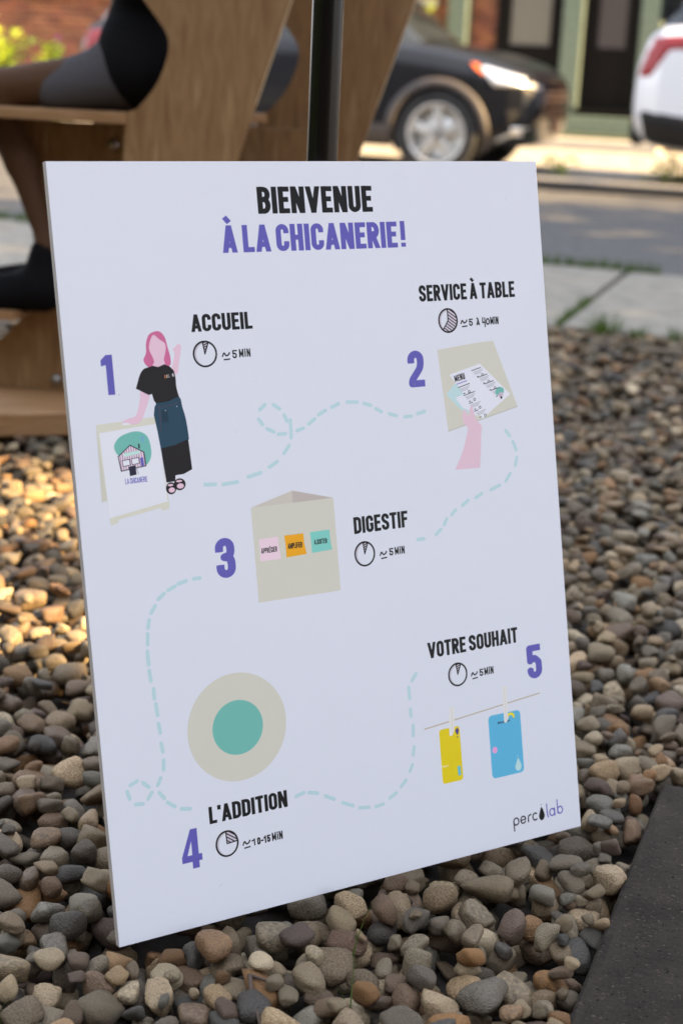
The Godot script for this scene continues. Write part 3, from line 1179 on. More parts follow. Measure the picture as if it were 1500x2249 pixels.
func bench() -> void:
	var b := thing("plywood_bench", "tall curved plywood bench of cut side panels with a seat and footrest", "bench", BENCH, Basis(BA, Vector3.UP, BM))
	# side panel: seat notch, curved back edge, straight slanting front edge, waisted foot
	var o := PackedVector2Array()
	o.append_array(poly([0.215, 0.075, 0.215, 0.40, 0.235, 0.757]))
	o.append_array(smooth_line(v2s([0.259, 0.765, 0.295, 0.806, 0.319, 0.851, 0.331, 0.895, 0.328, 0.925, 0.309, 0.955, 0.273, 1.0, 0.22, 1.08, 0.18, 1.18, 0.165, 1.32, 0.18, 1.46]), 5))
	o.append_array(poly([0.745, 1.46, 0.602, 1.011, 0.491, 0.668]))
	o.append_array(smooth_line(v2s([0.45, 0.52, 0.44, 0.42, 0.47, 0.30, 0.56, 0.18, 0.64, 0.075]), 4))
	var m := cut_board(o, 0.018)
	for k in 2:
		var p := part("side_panel", m, M.ply, b)
		p.position = Vector3(0.21 * k, -0.006 * k, -0.018 - 0.45 * k)
		# bare plies of the straight front edge, painted pale in place of sunlight
		var edge := part("sunlit_ply_edge", box_mesh(Vector3(0.0025, 0.84, 0.0176), 0.0006), M.sunlit_ply_edge, p)
		edge.transform = Transform3D(Basis(Vector3(0.951, -0.309, 0).normalized(), Vector3(0.309, 0.951, 0).normalized(), Vector3.BACK), Vector3(0.6182, 1.064, 0.009))
	# riser under the seat, waisted on the left
	var r := PackedVector2Array()
	r.append_array(smooth_line(v2s([-0.27, 0.075, -0.19, 0.14, -0.12, 0.20, -0.06, 0.265, -0.018, 0.33, -0.008, 0.385, -0.02, 0.44]), 4))
	r.append_array(poly([-0.125, 0.64, -0.165, 0.722, 0.40, 0.722, 0.40, 0.075]))
	for k in 2:
		var p := part("riser", cut_board(r, 0.018), M.ply, b)
		p.position = Vector3(0.2 * k, 0, -0.178 - 0.22 * k)
	var seat := cut_board(poly([-0.62, -0.01, 0.232, -0.01, 0.47, 0.44, -0.38, 0.44]), 0.022)
	var sp_ := part("seat", seat, M.ply_side, b)
	sp_.transform = Transform3D(Basis(Vector3.RIGHT, -PI / 2), Vector3(0, 0.732, -0.0))
	var back := cut_board(poly([-0.01, 0.0, 0.44, 0.0, 0.44, 0.30, -0.01, 0.30]), 0.016)
	var bk := part("back_rest", back, M.ply_side, b)
	bk.transform = Transform3D(Basis(Vector3(0.40, 0, -0.917).normalized(), Vector3(0.10, 1, 0.05).normalized(), Vector3(0.917, 0, 0.40).normalized()).orthonormalized(), Vector3(0.335, 1.05, -0.03))
	var foot := cut_board(poly([-0.55, -0.035, -0.045, -0.035, -0.045, -0.155, -0.55, -0.155]), 0.02)
	var ft := part("footrest", foot, M.ply_side, b)
	ft.transform = Transform3D(Basis(Vector3.RIGHT, -PI / 2), Vector3(0, 0.262, -0.19))
	# base plank on the gravel
	var base := box_part("base_plank", Vector3(0.14, 0.042, -0.16), Vector3(1.3, 0.062, 0.36), M.ply_side, b, 0.006)
	base.rotation.y = 0.42
	var base2 := box_part("base_plank", Vector3(0.36, 0.042, -0.52), Vector3(1.2, 0.06, 0.2), M.ply_side, b, 0.006)
	base2.rotation.y = 0.1
	var bl := lathe([[0.001, 0.012], [0.008, 0.011], [0.013, 0.006], [0.015, 0.0]], 16)
	for q in [Vector3(0.159, 0.676, -0.159), Vector3(0.015, 0.10, -0.159), Vector3(0.40, 0.60, 0.0), Vector3(0.30, 0.16, 0.0)]:
		var n := part("bolt", bl, M.steel, b)
		n.position = q


# ------------------------------------------------------------------ figures
# bones: [from, to, radius at from, radius at to]; joined by a smooth minimum and meshed as surface nets
func flesh(bones: Array, cell: float, k: float) -> ArrayMesh:
	var lo := Vector3.INF
	var hi := -Vector3.INF
	for b in bones:
		for i in 2:
			var r: Vector3 = Vector3.ONE * (b[2 + i] + cell * 2.0 + k * 0.5)
			lo = lo.min(b[i] - r)
			hi = hi.max(b[i] + r)
	var n := Vector3i(((hi - lo) / cell).ceil()) + Vector3i.ONE
	var field := PackedFloat32Array()
	field.resize(n.x * n.y * n.z)
	field.fill(1.0)
	for b in bones:
		var a: Vector3 = b[0]
		var d: Vector3 = b[1] - a
		var ra: float = b[2]
		var rb: float = b[3]
		var dd := maxf(d.length_squared(), 1e-8)
		var pad := Vector3.ONE * (maxf(ra, rb) + cell * 2.0 + k)
		var l := Vector3i(((a.min(b[1]) - pad - lo) / cell).floor()).clamp(Vector3i.ZERO, n - Vector3i.ONE)
		var h := Vector3i(((a.max(b[1]) + pad - lo) / cell).ceil()).clamp(Vector3i.ZERO, n - Vector3i.ONE)
		for z in range(l.z, h.z + 1):
			for y in range(l.y, h.y + 1):
				var at := (z * n.y + y) * n.x
				for x in range(l.x, h.x + 1):
					var p := lo + Vector3(x, y, z) * cell - a
					var t := clampf(p.dot(d) / dd, 0.0, 1.0)
					var v := (p - d * t).length() - lerpf(ra, rb, t)
					var w := field[at + x]
					var e := maxf(k - absf(v - w), 0.0) / k
					field[at + x] = minf(v, w) - e * e * k * 0.25
	var index := {}
	var verts := PackedVector3Array()
	var step := [1, n.x, n.x * n.y]
	for z in n.z - 1:
		for y in n.y - 1:
			for x in n.x - 1:
				var at := (z * n.y + y) * n.x + x
				var s := Vector3.ZERO
				var c := 0
				var first := field[at] < 0.0
				var mixed := false
				for q in 8:
					if (field[at + (q & 1) + ((q >> 1) & 1) * step[1] + (q >> 2) * step[2]] < 0.0) != first:
						mixed = true
						break
				if not mixed:
					continue
				for ax in 3:
					for q in 4:
						var u := (ax + 1) % 3
						var w := (ax + 2) % 3
						var o := Vector3.ZERO
						o[u] = q & 1
						o[w] = q >> 1
						var i: int = at + int(o[0]) + int(o[1]) * step[1] + int(o[2]) * step[2]
						var f0 := field[i]
						var f1 := field[i + step[ax]]
						if (f0 < 0.0) != (f1 < 0.0):
							o[ax] = f0 / (f0 - f1)
							s += o
							c += 1
				index[at] = verts.size()
				verts.append(lo + (Vector3(x, y, z) + s / c) * cell)
	var st := begin(true)
	for v in verts:
		st.add_vertex(v)
	for at in index:
		var x: int = at % n.x
		var y: int = (at / n.x) % n.y
		var z: int = at / (n.x * n.y)
		if x == 0 or y == 0 or z == 0:
			continue
		for ax in 3:
			var f0 := field[at]
			var f1 := field[at + step[ax]]
			if (f0 < 0.0) == (f1 < 0.0):
				continue
			var du: int = step[(ax + 1) % 3]
			var dw: int = step[(ax + 2) % 3]
			if not (index.has(at - du) and index.has(at - dw) and index.has(at - du - dw)):
				continue
			var q := [index[at], index[at - du], index[at - du - dw], index[at - dw]]
			if f0 < 0.0:
				q.reverse()
			for i in [0, 1, 2, 0, 2, 3]:
				st.add_index(q[i])
	st.generate_normals()
	return st.commit()


func seated_person() -> void:
	var p := thing("person", "person in black shirt, grey shorts and black shoes seated sideways on the plywood bench", "person", BENCH, Basis(BA, Vector3.UP, BM))
	var skin := mat("skin", lin(0.072, 0.036, 0.018), 0.65)
	skin.metallic_specular = 0.25
	skin.subsurf_scatter_enabled = true
	skin.subsurf_scatter_strength = 0.05
	var shirt := mat("black_cotton", lin(0.008, 0.008, 0.009), 0.9)
	var shorts := surfaced(mat("grey_cotton", lin(0.095, 0.09, 0.095), 0.9), M.fine, Vector3.ONE * 8.0)
	var hair_m := mat("dark_hair", lin(0.02, 0.014, 0.01), 0.6)
	var shoe_m := mat("black_shoe", lin(0.007, 0.007, 0.008), 0.7)
	for cloth in [shirt, shoe_m, hair_m, shorts]:
		cloth.metallic_specular = 0.12
	var bones := []
	var v := func(x: float, y: float, z: float) -> Vector3: return Vector3(x, y, z)
	# trunk
	bones.append([v.call(0.22, 0.86, -0.29), v.call(0.22, 0.86, -0.17), 0.085, 0.085])
	bones.append([v.call(0.225, 0.88, -0.23), v.call(0.235, 1.04, -0.23), 0.105, 0.095])
	bones.append([v.call(0.235, 1.04, -0.27), v.call(0.225, 1.26, -0.29), 0.085, 0.08])
	bones.append([v.call(0.235, 1.04, -0.19), v.call(0.225, 1.26, -0.17), 0.085, 0.08])
	bones.append([v.call(0.22, 1.31, -0.37), v.call(0.22, 1.31, -0.09), 0.058, 0.058])
	bones.append([v.call(0.215, 1.30, -0.23), v.call(0.185, 1.46, -0.23), 0.062, 0.052])
	for s in [1.0, -1.0]:
		var d: float = -0.23 + s * 0.11
		# leg: thigh forward, shank tucked back, foot forward
		bones.append([v.call(0.20, 0.832, -0.23 + s * 0.085), v.call(-0.135, 0.790, d), 0.066, 0.042])
		bones.append([v.call(-0.133, 0.786, d), v.call(-0.055, 0.63, d), 0.041, 0.034])
		bones.append([v.call(-0.055, 0.63, d), v.call(0.020, 0.43, d + s * 0.02), 0.036, 0.024])
		bones.append([v.call(0.020, 0.43, d + s * 0.02), v.call(0.005, 0.34, d + s * 0.02), 0.028, 0.032])
		bones.append([v.call(0.005, 0.33, d + s * 0.02), v.call(-0.17, 0.305, d + s * 0.03), 0.034, 0.026])
		# arm: upper arm down, forearm raised in front of the chest
		var e: Vector3 = v.call(0.115, 1.08, -0.23 + s * 0.20)
		var w: Vector3 = v.call(-0.10, 1.20, -0.23 + s * 0.09)
		bones.append([v.call(0.22, 1.30, -0.23 + s * 0.165), e, 0.048, 0.038])
		bones.append([e, w, 0.038, 0.026])
	part("body", flesh(bones, 0.014, 0.03), skin, p)
	# hands, each with palm, four bent fingers and a thumb
	for s in [1.0, -1.0]:
		var w: Vector3 = v.call(-0.10, 1.20, -0.23 + s * 0.09)
		var f := Vector3(-0.85, 0.45, -0.25 * s).normalized()
		var u := Vector3(0.45, 0.85, 0.1 * s).normalized()
		u = (u - f * u.dot(f)).normalized()
		var n := f.cross(u)
		var hb := [[w - f * 0.02, w + f * 0.03, 0.024, 0.022]]
		for i in 4:
			var o := u * (0.030 - 0.019 * i)
			hb.append([w + f * 0.02 + o * 0.5, w + f * 0.085 + o, 0.016, 0.0115])
			var len: float = [0.040, 0.046, 0.042, 0.032][i]
			var k1: Vector3 = w + f * 0.085 + o
			var k2: Vector3 = k1 + (f * 0.8 + n * s * 0.6).normalized() * len
			hb.append([k1, k2, 0.0095, 0.0085])
			hb.append([k2, k2 + (f * 0.2 + n * s * 0.98).normalized() * len * 0.75, 0.0085, 0.007])
		hb.append([w + f * 0.02 + u * 0.018, w + f * 0.05 + u * 0.048 + n * s * 0.012, 0.015, 0.0105])
		hb.append([w + f * 0.05 + u * 0.048 + n * s * 0.012, w + f * 0.085 + u * 0.055 + n * s * 0.024, 0.0105, 0.0085])
		part("hand", flesh(hb, 0.005, 0.008), skin, p)
	# head, facing along the seat
	var h: Vector3 = v.call(0.165, 1.57, -0.23)
	var hd := [[h + Vector3(0.025, 0.03, 0), h + Vector3(-0.02, 0.035, 0), 0.082, 0.078], [h + Vector3(-0.03, -0.02, 0), h + Vector3(-0.045, -0.075, 0), 0.062, 0.036], [h + Vector3(0.02, -0.11, 0), h + Vector3(0.005, -0.03, 0), 0.052, 0.056]]
	hd.append([h + Vector3(-0.088, 0.012, 0), h + Vector3(-0.110, -0.022, 0), 0.011, 0.015])
	hd.append([h + Vector3(-0.088, -0.052, -0.014), h + Vector3(-0.088, -0.052, 0.014), 0.009, 0.009])
	for s in [1.0, -1.0]:
		hd.append([h + Vector3(0.005, 0.012, s * 0.080), h + Vector3(0.010, -0.022, s * 0.078), 0.016, 0.011])
		hd.append([h + Vector3(-0.086, 0.032, s * 0.018), h + Vector3(-0.078, 0.034, s * 0.046), 0.011, 0.010])
	part("head", flesh(hd, 0.006, 0.016), skin, p)
	for s in [1.0, -1.0]:
		var eye := SphereMesh.new()
		eye.radius = 0.011
		eye.height = 0.022
		part("eye", eye, hair_m, p).position = h + Vector3(-0.080, 0.014, s * 0.031)
	part("hair", flesh([[h + Vector3(0.035, 0.045, 0), h + Vector3(-0.02, 0.062, 0), 0.088, 0.075], [h + Vector3(0.06, 0.0, 0), h + Vector3(0.05, -0.06, 0), 0.064, 0.05]], 0.007, 0.02), hair_m, p)
	# clothes
	var sb := []
	sb.append([v.call(0.235, 0.862, -0.315), v.call(0.235, 0.862, -0.145), 0.104, 0.104])
	sb.append([v.call(0.22, 0.90, -0.29), v.call(0.22, 0.90, -0.17), 0.095, 0.095])
	sb.append([v.call(0.228, 0.90, -0.23), v.call(0.245, 1.04, -0.23), 0.112, 0.096])
	sb.append([v.call(0.238, 1.04, -0.28), v.call(0.235, 1.27, -0.29), 0.082, 0.078])
	sb.append([v.call(0.238, 1.04, -0.18), v.call(0.235, 1.27, -0.17), 0.082, 0.078])
	sb.append([v.call(0.22, 1.315, -0.38), v.call(0.22, 1.315, -0.08), 0.064, 0.064])
	for s in [1.0, -1.0]:
		sb.append([v.call(0.22, 1.305, -0.23 + s * 0.165), v.call(0.165, 1.19, -0.23 + s * 0.183), 0.058, 0.056])
	part("shirt", flesh(sb, 0.014, 0.03), shirt, p)
	var tb := []
	tb.append([v.call(0.215, 0.862, -0.295), v.call(0.215, 0.862, -0.165), 0.098, 0.098])
	for s in [1.0, -1.0]:
		tb.append([v.call(0.19, 0.838, -0.23 + s * 0.085), v.call(0.03, 0.800, -0.23 + s * 0.10), 0.080, 0.055])
	part("shorts", flesh(tb, 0.013, 0.03), shorts, p)
	for s in [1.0, -1.0]:
		var d: float = -0.23 + s * 0.13
		var hb := [[v.call(0.012, 0.42, d), v.call(0.0, 0.345, d), 0.038, 0.050], [v.call(0.0, 0.335, d), v.call(-0.19, 0.308, d + s * 0.01), 0.050, 0.034], [v.call(0.012, 0.315, d), v.call(-0.21, 0.302, d + s * 0.01), 0.030, 0.030]]
		part("shoe", flesh(hb, 0.010, 0.025), shoe_m, p)


func pole() -> void:
	var p := thing("pole", "glossy black metal pole standing right behind the white sign", "pole", Vector3(-0.0395, 0, -1.752))
	var body := lathe([[0.0171, 0.0], [0.0171, 1.15], [0.0171, 2.5]], 64)
	var o := part("shaft", body, M.black_gloss, p)
	o.rotation.x = -PI / 2
	o.position.y = -0.05
	var cap := part("cap", lathe([[0.018, 0.0], [0.018, 0.02], [0.012, 0.03], [0.001, 0.032]], 32), M.black_plastic, p)
	cap.rotation.x = -PI / 2
	cap.position.y = 2.44


# ------------------------------------------------------------------ small plants
func blade(st: SurfaceTool, at: Vector3, height: float, lean: Vector3, width: float) -> void:
	var side := lean.cross(Vector3.UP)
	if side.length() < 0.001:
		side = Vector3.RIGHT
	side = side.normalized() * width
	var prev := [at - side, at + side]
	for i in range(1, 5):
		var f := i / 4.0
		var c := at + Vector3(0, height * f, 0) + lean * f * f
		var w := side * (1.0 - f * 0.92)
		var now := [c - w, c + w]
		quad(st, prev[0], prev[1], now[1], now[0])
		prev = now


func tuft(count: int, spread: float, height: float) -> ArrayMesh:
	var st := begin()
	for i in count:
		var a := rng.randf() * TAU
		var d := Vector3(cos(a), 0, sin(a))
		blade(st, d * spread * sqrt(rng.randf()), height * rng.randf_range(0.5, 1.0), d * height * rng.randf_range(0.1, 0.6), 0.003)
	return done(st)


func weeds() -> void:
	# grass in the joints of the sidewalk: nobody could count it
	var st := begin()
	for i in 7000:
		var s := rng.randf_range(-9.0, 4.0)
		var t := 7.37 + rng.randfn() * 0.03
		if sin(s * 2.3) + sin(s * 5.1 + 1.0) < -0.9:
			continue
		var a := rng.randf() * TAU
		blade(st, sp(s, t, -0.02), rng.randf_range(0.03, 0.075), Vector3(cos(a), 0, sin(a)) * 0.03, 0.005)
	for i in 260:
		var t := rng.randf_range(5.6, 6.3)
		var a := rng.randf() * TAU
		blade(st, sp(-0.97 + rng.randfn() * 0.012, t, -0.02), rng.randf_range(0.02, 0.05), Vector3(cos(a), 0, sin(a)) * 0.03, 0.004)
	var g := part("grass", done(st), M.grass, self)
	g.set_meta("kind", "stuff")
	g.set_meta("label", "short green grass growing in the joints of the sidewalk")
	# grass tufts where the gravel meets the sidewalk
	var spots := [[0.66, -5.58, 40, 0.06, "grass tuft at the sidewalk joint close beside the white sign"], [0.90, -5.50, 110, 0.085, "widest grass tuft at the gravel edge, right of the sidewalk joint"], [1.02, -5.47, 50, 0.06, "small grass tuft just right of the widest one at the gravel edge"], [1.15, -5.42, 50, 0.065, "grass tuft at the gravel edge near the right border of the view"]]
	for s in spots:
		var o := part("grass_tuft", tuft(s[2], 0.07 if s[2] > 100 else 0.04, s[3]), M.grass, self)
		o.position = Vector3(s[0], -0.015, s[1])
		tag(o, s[4], "grass tuft", "grass tufts along the gravel edge")
	# weeds at the far kerb
	var ws := [[-2.38, 13.1, 0.16, "bright green weed at the far kerb between the two cars"], [-1.52, 13.05, 0.20, "yellow green weed under the white car beside the far kerb"], [-1.40, 13.2, 0.15, "small weed at the far kerb beneath the white car bumper"]]
	for w in ws:
		var o := thing("weed", w[3], "weed", sp(w[0], w[1], 0.035), Basis.IDENTITY, "weeds along the far kerb")
		var f := begin()
		for i in 60:
			leaf(f, Vector3(rng.randfn() * 0.07, rng.randf_range(0.01, w[2]), rng.randfn() * 0.05), 0.055)
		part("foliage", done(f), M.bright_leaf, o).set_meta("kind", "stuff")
		var c := begin()
		for i in 4:
			tube(c, [Vector3.ZERO, Vector3(rng.randfn() * 0.03, w[2] * 0.5, rng.randfn() * 0.02), Vector3(rng.randfn() * 0.06, w[2], rng.randfn() * 0.04)], [0.004, 0.003, 0.001], 5)
		part("stem", done(c), M.grass, o)
	# plants beyond the bench on the left
	var pm := mat("pink_petal", lin(0.42, 0.08, 0.20), 0.6)
	var shrubs := [["leafy_shrub", "yellow green leafy shrub at the left edge beyond the seated person", "shrub", -7.34, 0.46, 1.02, 0], ["flowering_plant", "green plant with a pink flower beyond the grey shorts of the person", "flowering plant", -6.83, 0.20, 0.90, 2]]
	for s in shrubs:
		var o := thing(s[0], s[1], s[2], sp(s[3], 12.75, 0.0))
		var c := begin(true)
		var f := begin()
		for i in 14:
			var a := rng.randf() * TAU
			var e := Vector3(cos(a) * s[4] * 0.5 * rng.randf(), s[5] * rng.randf_range(0.7, 1.0), sin(a) * 0.22)
			tube(c, [Vector3.ZERO, e * Vector3(0.4, 0.55, 0.4), e], [0.009, 0.006, 0.003], 6)
			for k in 26:
				var h := rng.randf_range(0.30, 1.04)
				leaf(f, e * h + Vector3(rng.randfn(), rng.randfn() * 0.6, rng.randfn()) * 0.07, rng.randf_range(0.06, 0.11))
		part("stem", done(c), M.grass, o)
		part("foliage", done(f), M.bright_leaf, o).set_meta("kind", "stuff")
		for i in s[6]:
			var q := begin()
			for k in 6:
				var bb := Basis(Vector3.BACK, TAU * k / 6.0) * Basis(Vector3.RIGHT, 0.3)
				quad(q, Vector3.ZERO, bb * Vector3(0.022, 0.02, 0.006), bb * Vector3(0, 0.05, 0.012), bb * Vector3(-0.022, 0.02, 0.006))
			var fl := part("flower", done(q), pm, o)
			fl.position = Vector3([0.05, -0.12][i], [0.95, 0.70][i], 0.16)
			fl.scale = Vector3.ONE * 0.8
	# a blade of grass and dry twigs between the near pebbles
	var near := [[Vector3(0.030, -0.02, -1.30), 0.07, Vector3(0.005, 0, -0.09), "longest thin grass blade among the pebbles, trailing back towards the sign"], [Vector3(0.031, -0.02, -1.42), 0.08, Vector3(0.022, 0, -0.02), "thin upright grass blade among the pebbles close below the sign"], [Vector3(0.028, -0.02, -1.34), 0.05, Vector3(-0.01, 0, 0.02), "shortest thin grass blade among the pebbles below the sign"], [Vector3(-0.312, -0.02, -1.285), 0.06, Vector3(0.03, 0, 0.01), "broad green grass blade in the lower left corner"], [Vector3(-0.30, -0.02, -1.285), 0.05, Vector3(-0.012, 0, 0.01), "short green grass blade beside the broad one in the lower left corner"]]
	for q in near:
		var bl := begin()
		blade(bl, q[0], q[1], q[2], 0.0028 if q[0].x < -0.2 else 0.0014)
		tag(part("grass", done(bl), M.grass, self), q[3], "grass blade", "single grass blades between the pebbles")
	var twig_m := mat("dry_twig", lin(0.075, 0.05, 0.035), 0.85)
	var tw := thing("twig", "dry brown twig lying across the pebbles below the sign", "twig", Vector3(-0.07, 0.010, -1.36))
	var t1 := begin(true)
	tube(t1, [Vector3(0, 0.004, 0), Vector3(0.004, 0.0, 0.03), Vector3(0.012, -0.004, 0.055), Vector3(0.02, -0.012, 0.085)], [0.0024, 0.0022, 0.002, 0.0014], 7)
	part("stem", done(t1), twig_m, tw)
	var t2 := begin(true)
	tube(t2, [Vector3(0, 0.004, 0), Vector3(0.018, 0.002, 0.006), Vector3(0.036, -0.006, 0.016)], [0.002, 0.0014, 0.0008], 6)
	part("side_shoot", done(t2), twig_m, tw)


# ------------------------------------------------------------------ the printed face of the sign, drawn in millimetres from its top left corner
const PW := 1536
const PH := 2048
const PS := 2.56
const PAPER := Vector3(0.745, 0.755, 0.80)         # the bare paper is faintly violet
var ink := PackedByteArray()
var mask := PackedFloat32Array()
var box0 := Vector2i(PW, PH)
var box1 := Vector2i(-1, -1)


func add_shape(contours: Array) -> void:
	var lo := Vector2.INF
	var hi := -Vector2.INF
	for c in contours:
		for p in c:
			lo = lo.min(p)
			hi = hi.max(p)
	var y0 := clampi(int(floor(lo.y * PS)), 0, PH - 1)
	var y1 := clampi(int(ceil(hi.y * PS)), 0, PH - 1)
	var x0 := clampi(int(floor(lo.x * PS)), 0, PW - 1)
	var x1 := clampi(int(ceil(hi.x * PS)), 0, PW - 1)
	box0 = box0.min(Vector2i(x0, y0))
	box1 = box1.max(Vector2i(x1, y1))
	for y in range(y0, y1 + 1):
		for sub in 4:
			var sy := (y + (sub + 0.5) / 4.0) / PS
			var xs := PackedFloat32Array()
			for c: PackedVector2Array in contours:
				var n := c.size()
				for i in n:
					var a := c[i]
					var b := c[(i + 1) % n]
					if (a.y <= sy) != (b.y <= sy):
						xs.append((a.x + (b.x - a.x) * (sy - a.y) / (b.y - a.y)) * PS)
			xs.sort()
			for k in range(0, xs.size() - 1, 2):
				var l := maxf(xs[k], 0.0)
				var r := minf(xs[k + 1], PW - 0.001)
				if r <= l:
					continue
				var li := int(l)
				var ri := int(r)
				var row := y * PW
				if li == ri:
					mask[row + li] += (r - l) * 0.25
					continue
				mask[row + li] += (li + 1 - l) * 0.25
				for x in range(li + 1, ri):
					mask[row + x] += 0.25
				mask[row + ri] += (r - ri) * 0.25


func flush(c: Color, alpha := 1.0) -> void:
	var r := c.r * 255.0
	var g := c.g * 255.0
	var b := c.b * 255.0
	for y in range(maxi(box0.y, 0), box1.y + 1):
		for x in range(maxi(box0.x, 0), box1.x + 1):
			var n := y * PW + x
			var m := minf(mask[n], 1.0) * alpha
			if m > 0.0:
				mask[n] = 0.0
				var i := n * 3
				ink[i] = int(lerpf(ink[i], r, m))
				ink[i + 1] = int(lerpf(ink[i + 1], g, m))
				ink[i + 2] = int(lerpf(ink[i + 2], b, m))
	box0 = Vector2i(PW, PH)
	box1 = Vector2i(-1, -1)


func fill(points: PackedVector2Array, c: Color, alpha := 1.0) -> void:
	add_shape([points])
	flush(c, alpha)


func disc(at: Vector2, rx: float, ry: float, n := 40) -> PackedVector2Array:
	var p := PackedVector2Array()
	for k in n:
		p.append(at + Vector2(cos(TAU * k / n) * rx, sin(TAU * k / n) * ry))
	return p


# a line of even width; caps 0 cut, 1 round
func add_line(pts: PackedVector2Array, w: float, round_caps := true, closed := false) -> void:
	var n := pts.size()
	for i in (n if closed else n - 1):
		var a := pts[i]
		var b := pts[(i + 1) % n]
		if a.distance_squared_to(b) < 1e-10:
			continue
		var s := (b - a).normalized().orthogonal() * w / 2
		add_shape([PackedVector2Array([a - s, b - s, b + s, a + s])])
		if closed or round_caps or i > 0:
			add_shape([disc(a, w / 2, w / 2, 14)])
	if round_caps and not closed:
		add_shape([disc(pts[n - 1], w / 2, w / 2, 14)])


func line(pts: PackedVector2Array, w: float, c: Color, round_caps := true, closed := false) -> void:
	add_line(pts, w, round_caps, closed)
	flush(c)


func arc(o: PackedVector2Array, c: Vector2, rx: float, ry: float, from: float, to: float, n := 8) -> void:
	for k in n + 1:
		var a := deg_to_rad(lerpf(from, to, float(k) / n))
		o.append(c + Vector2(cos(a) * rx, sin(a) * ry))


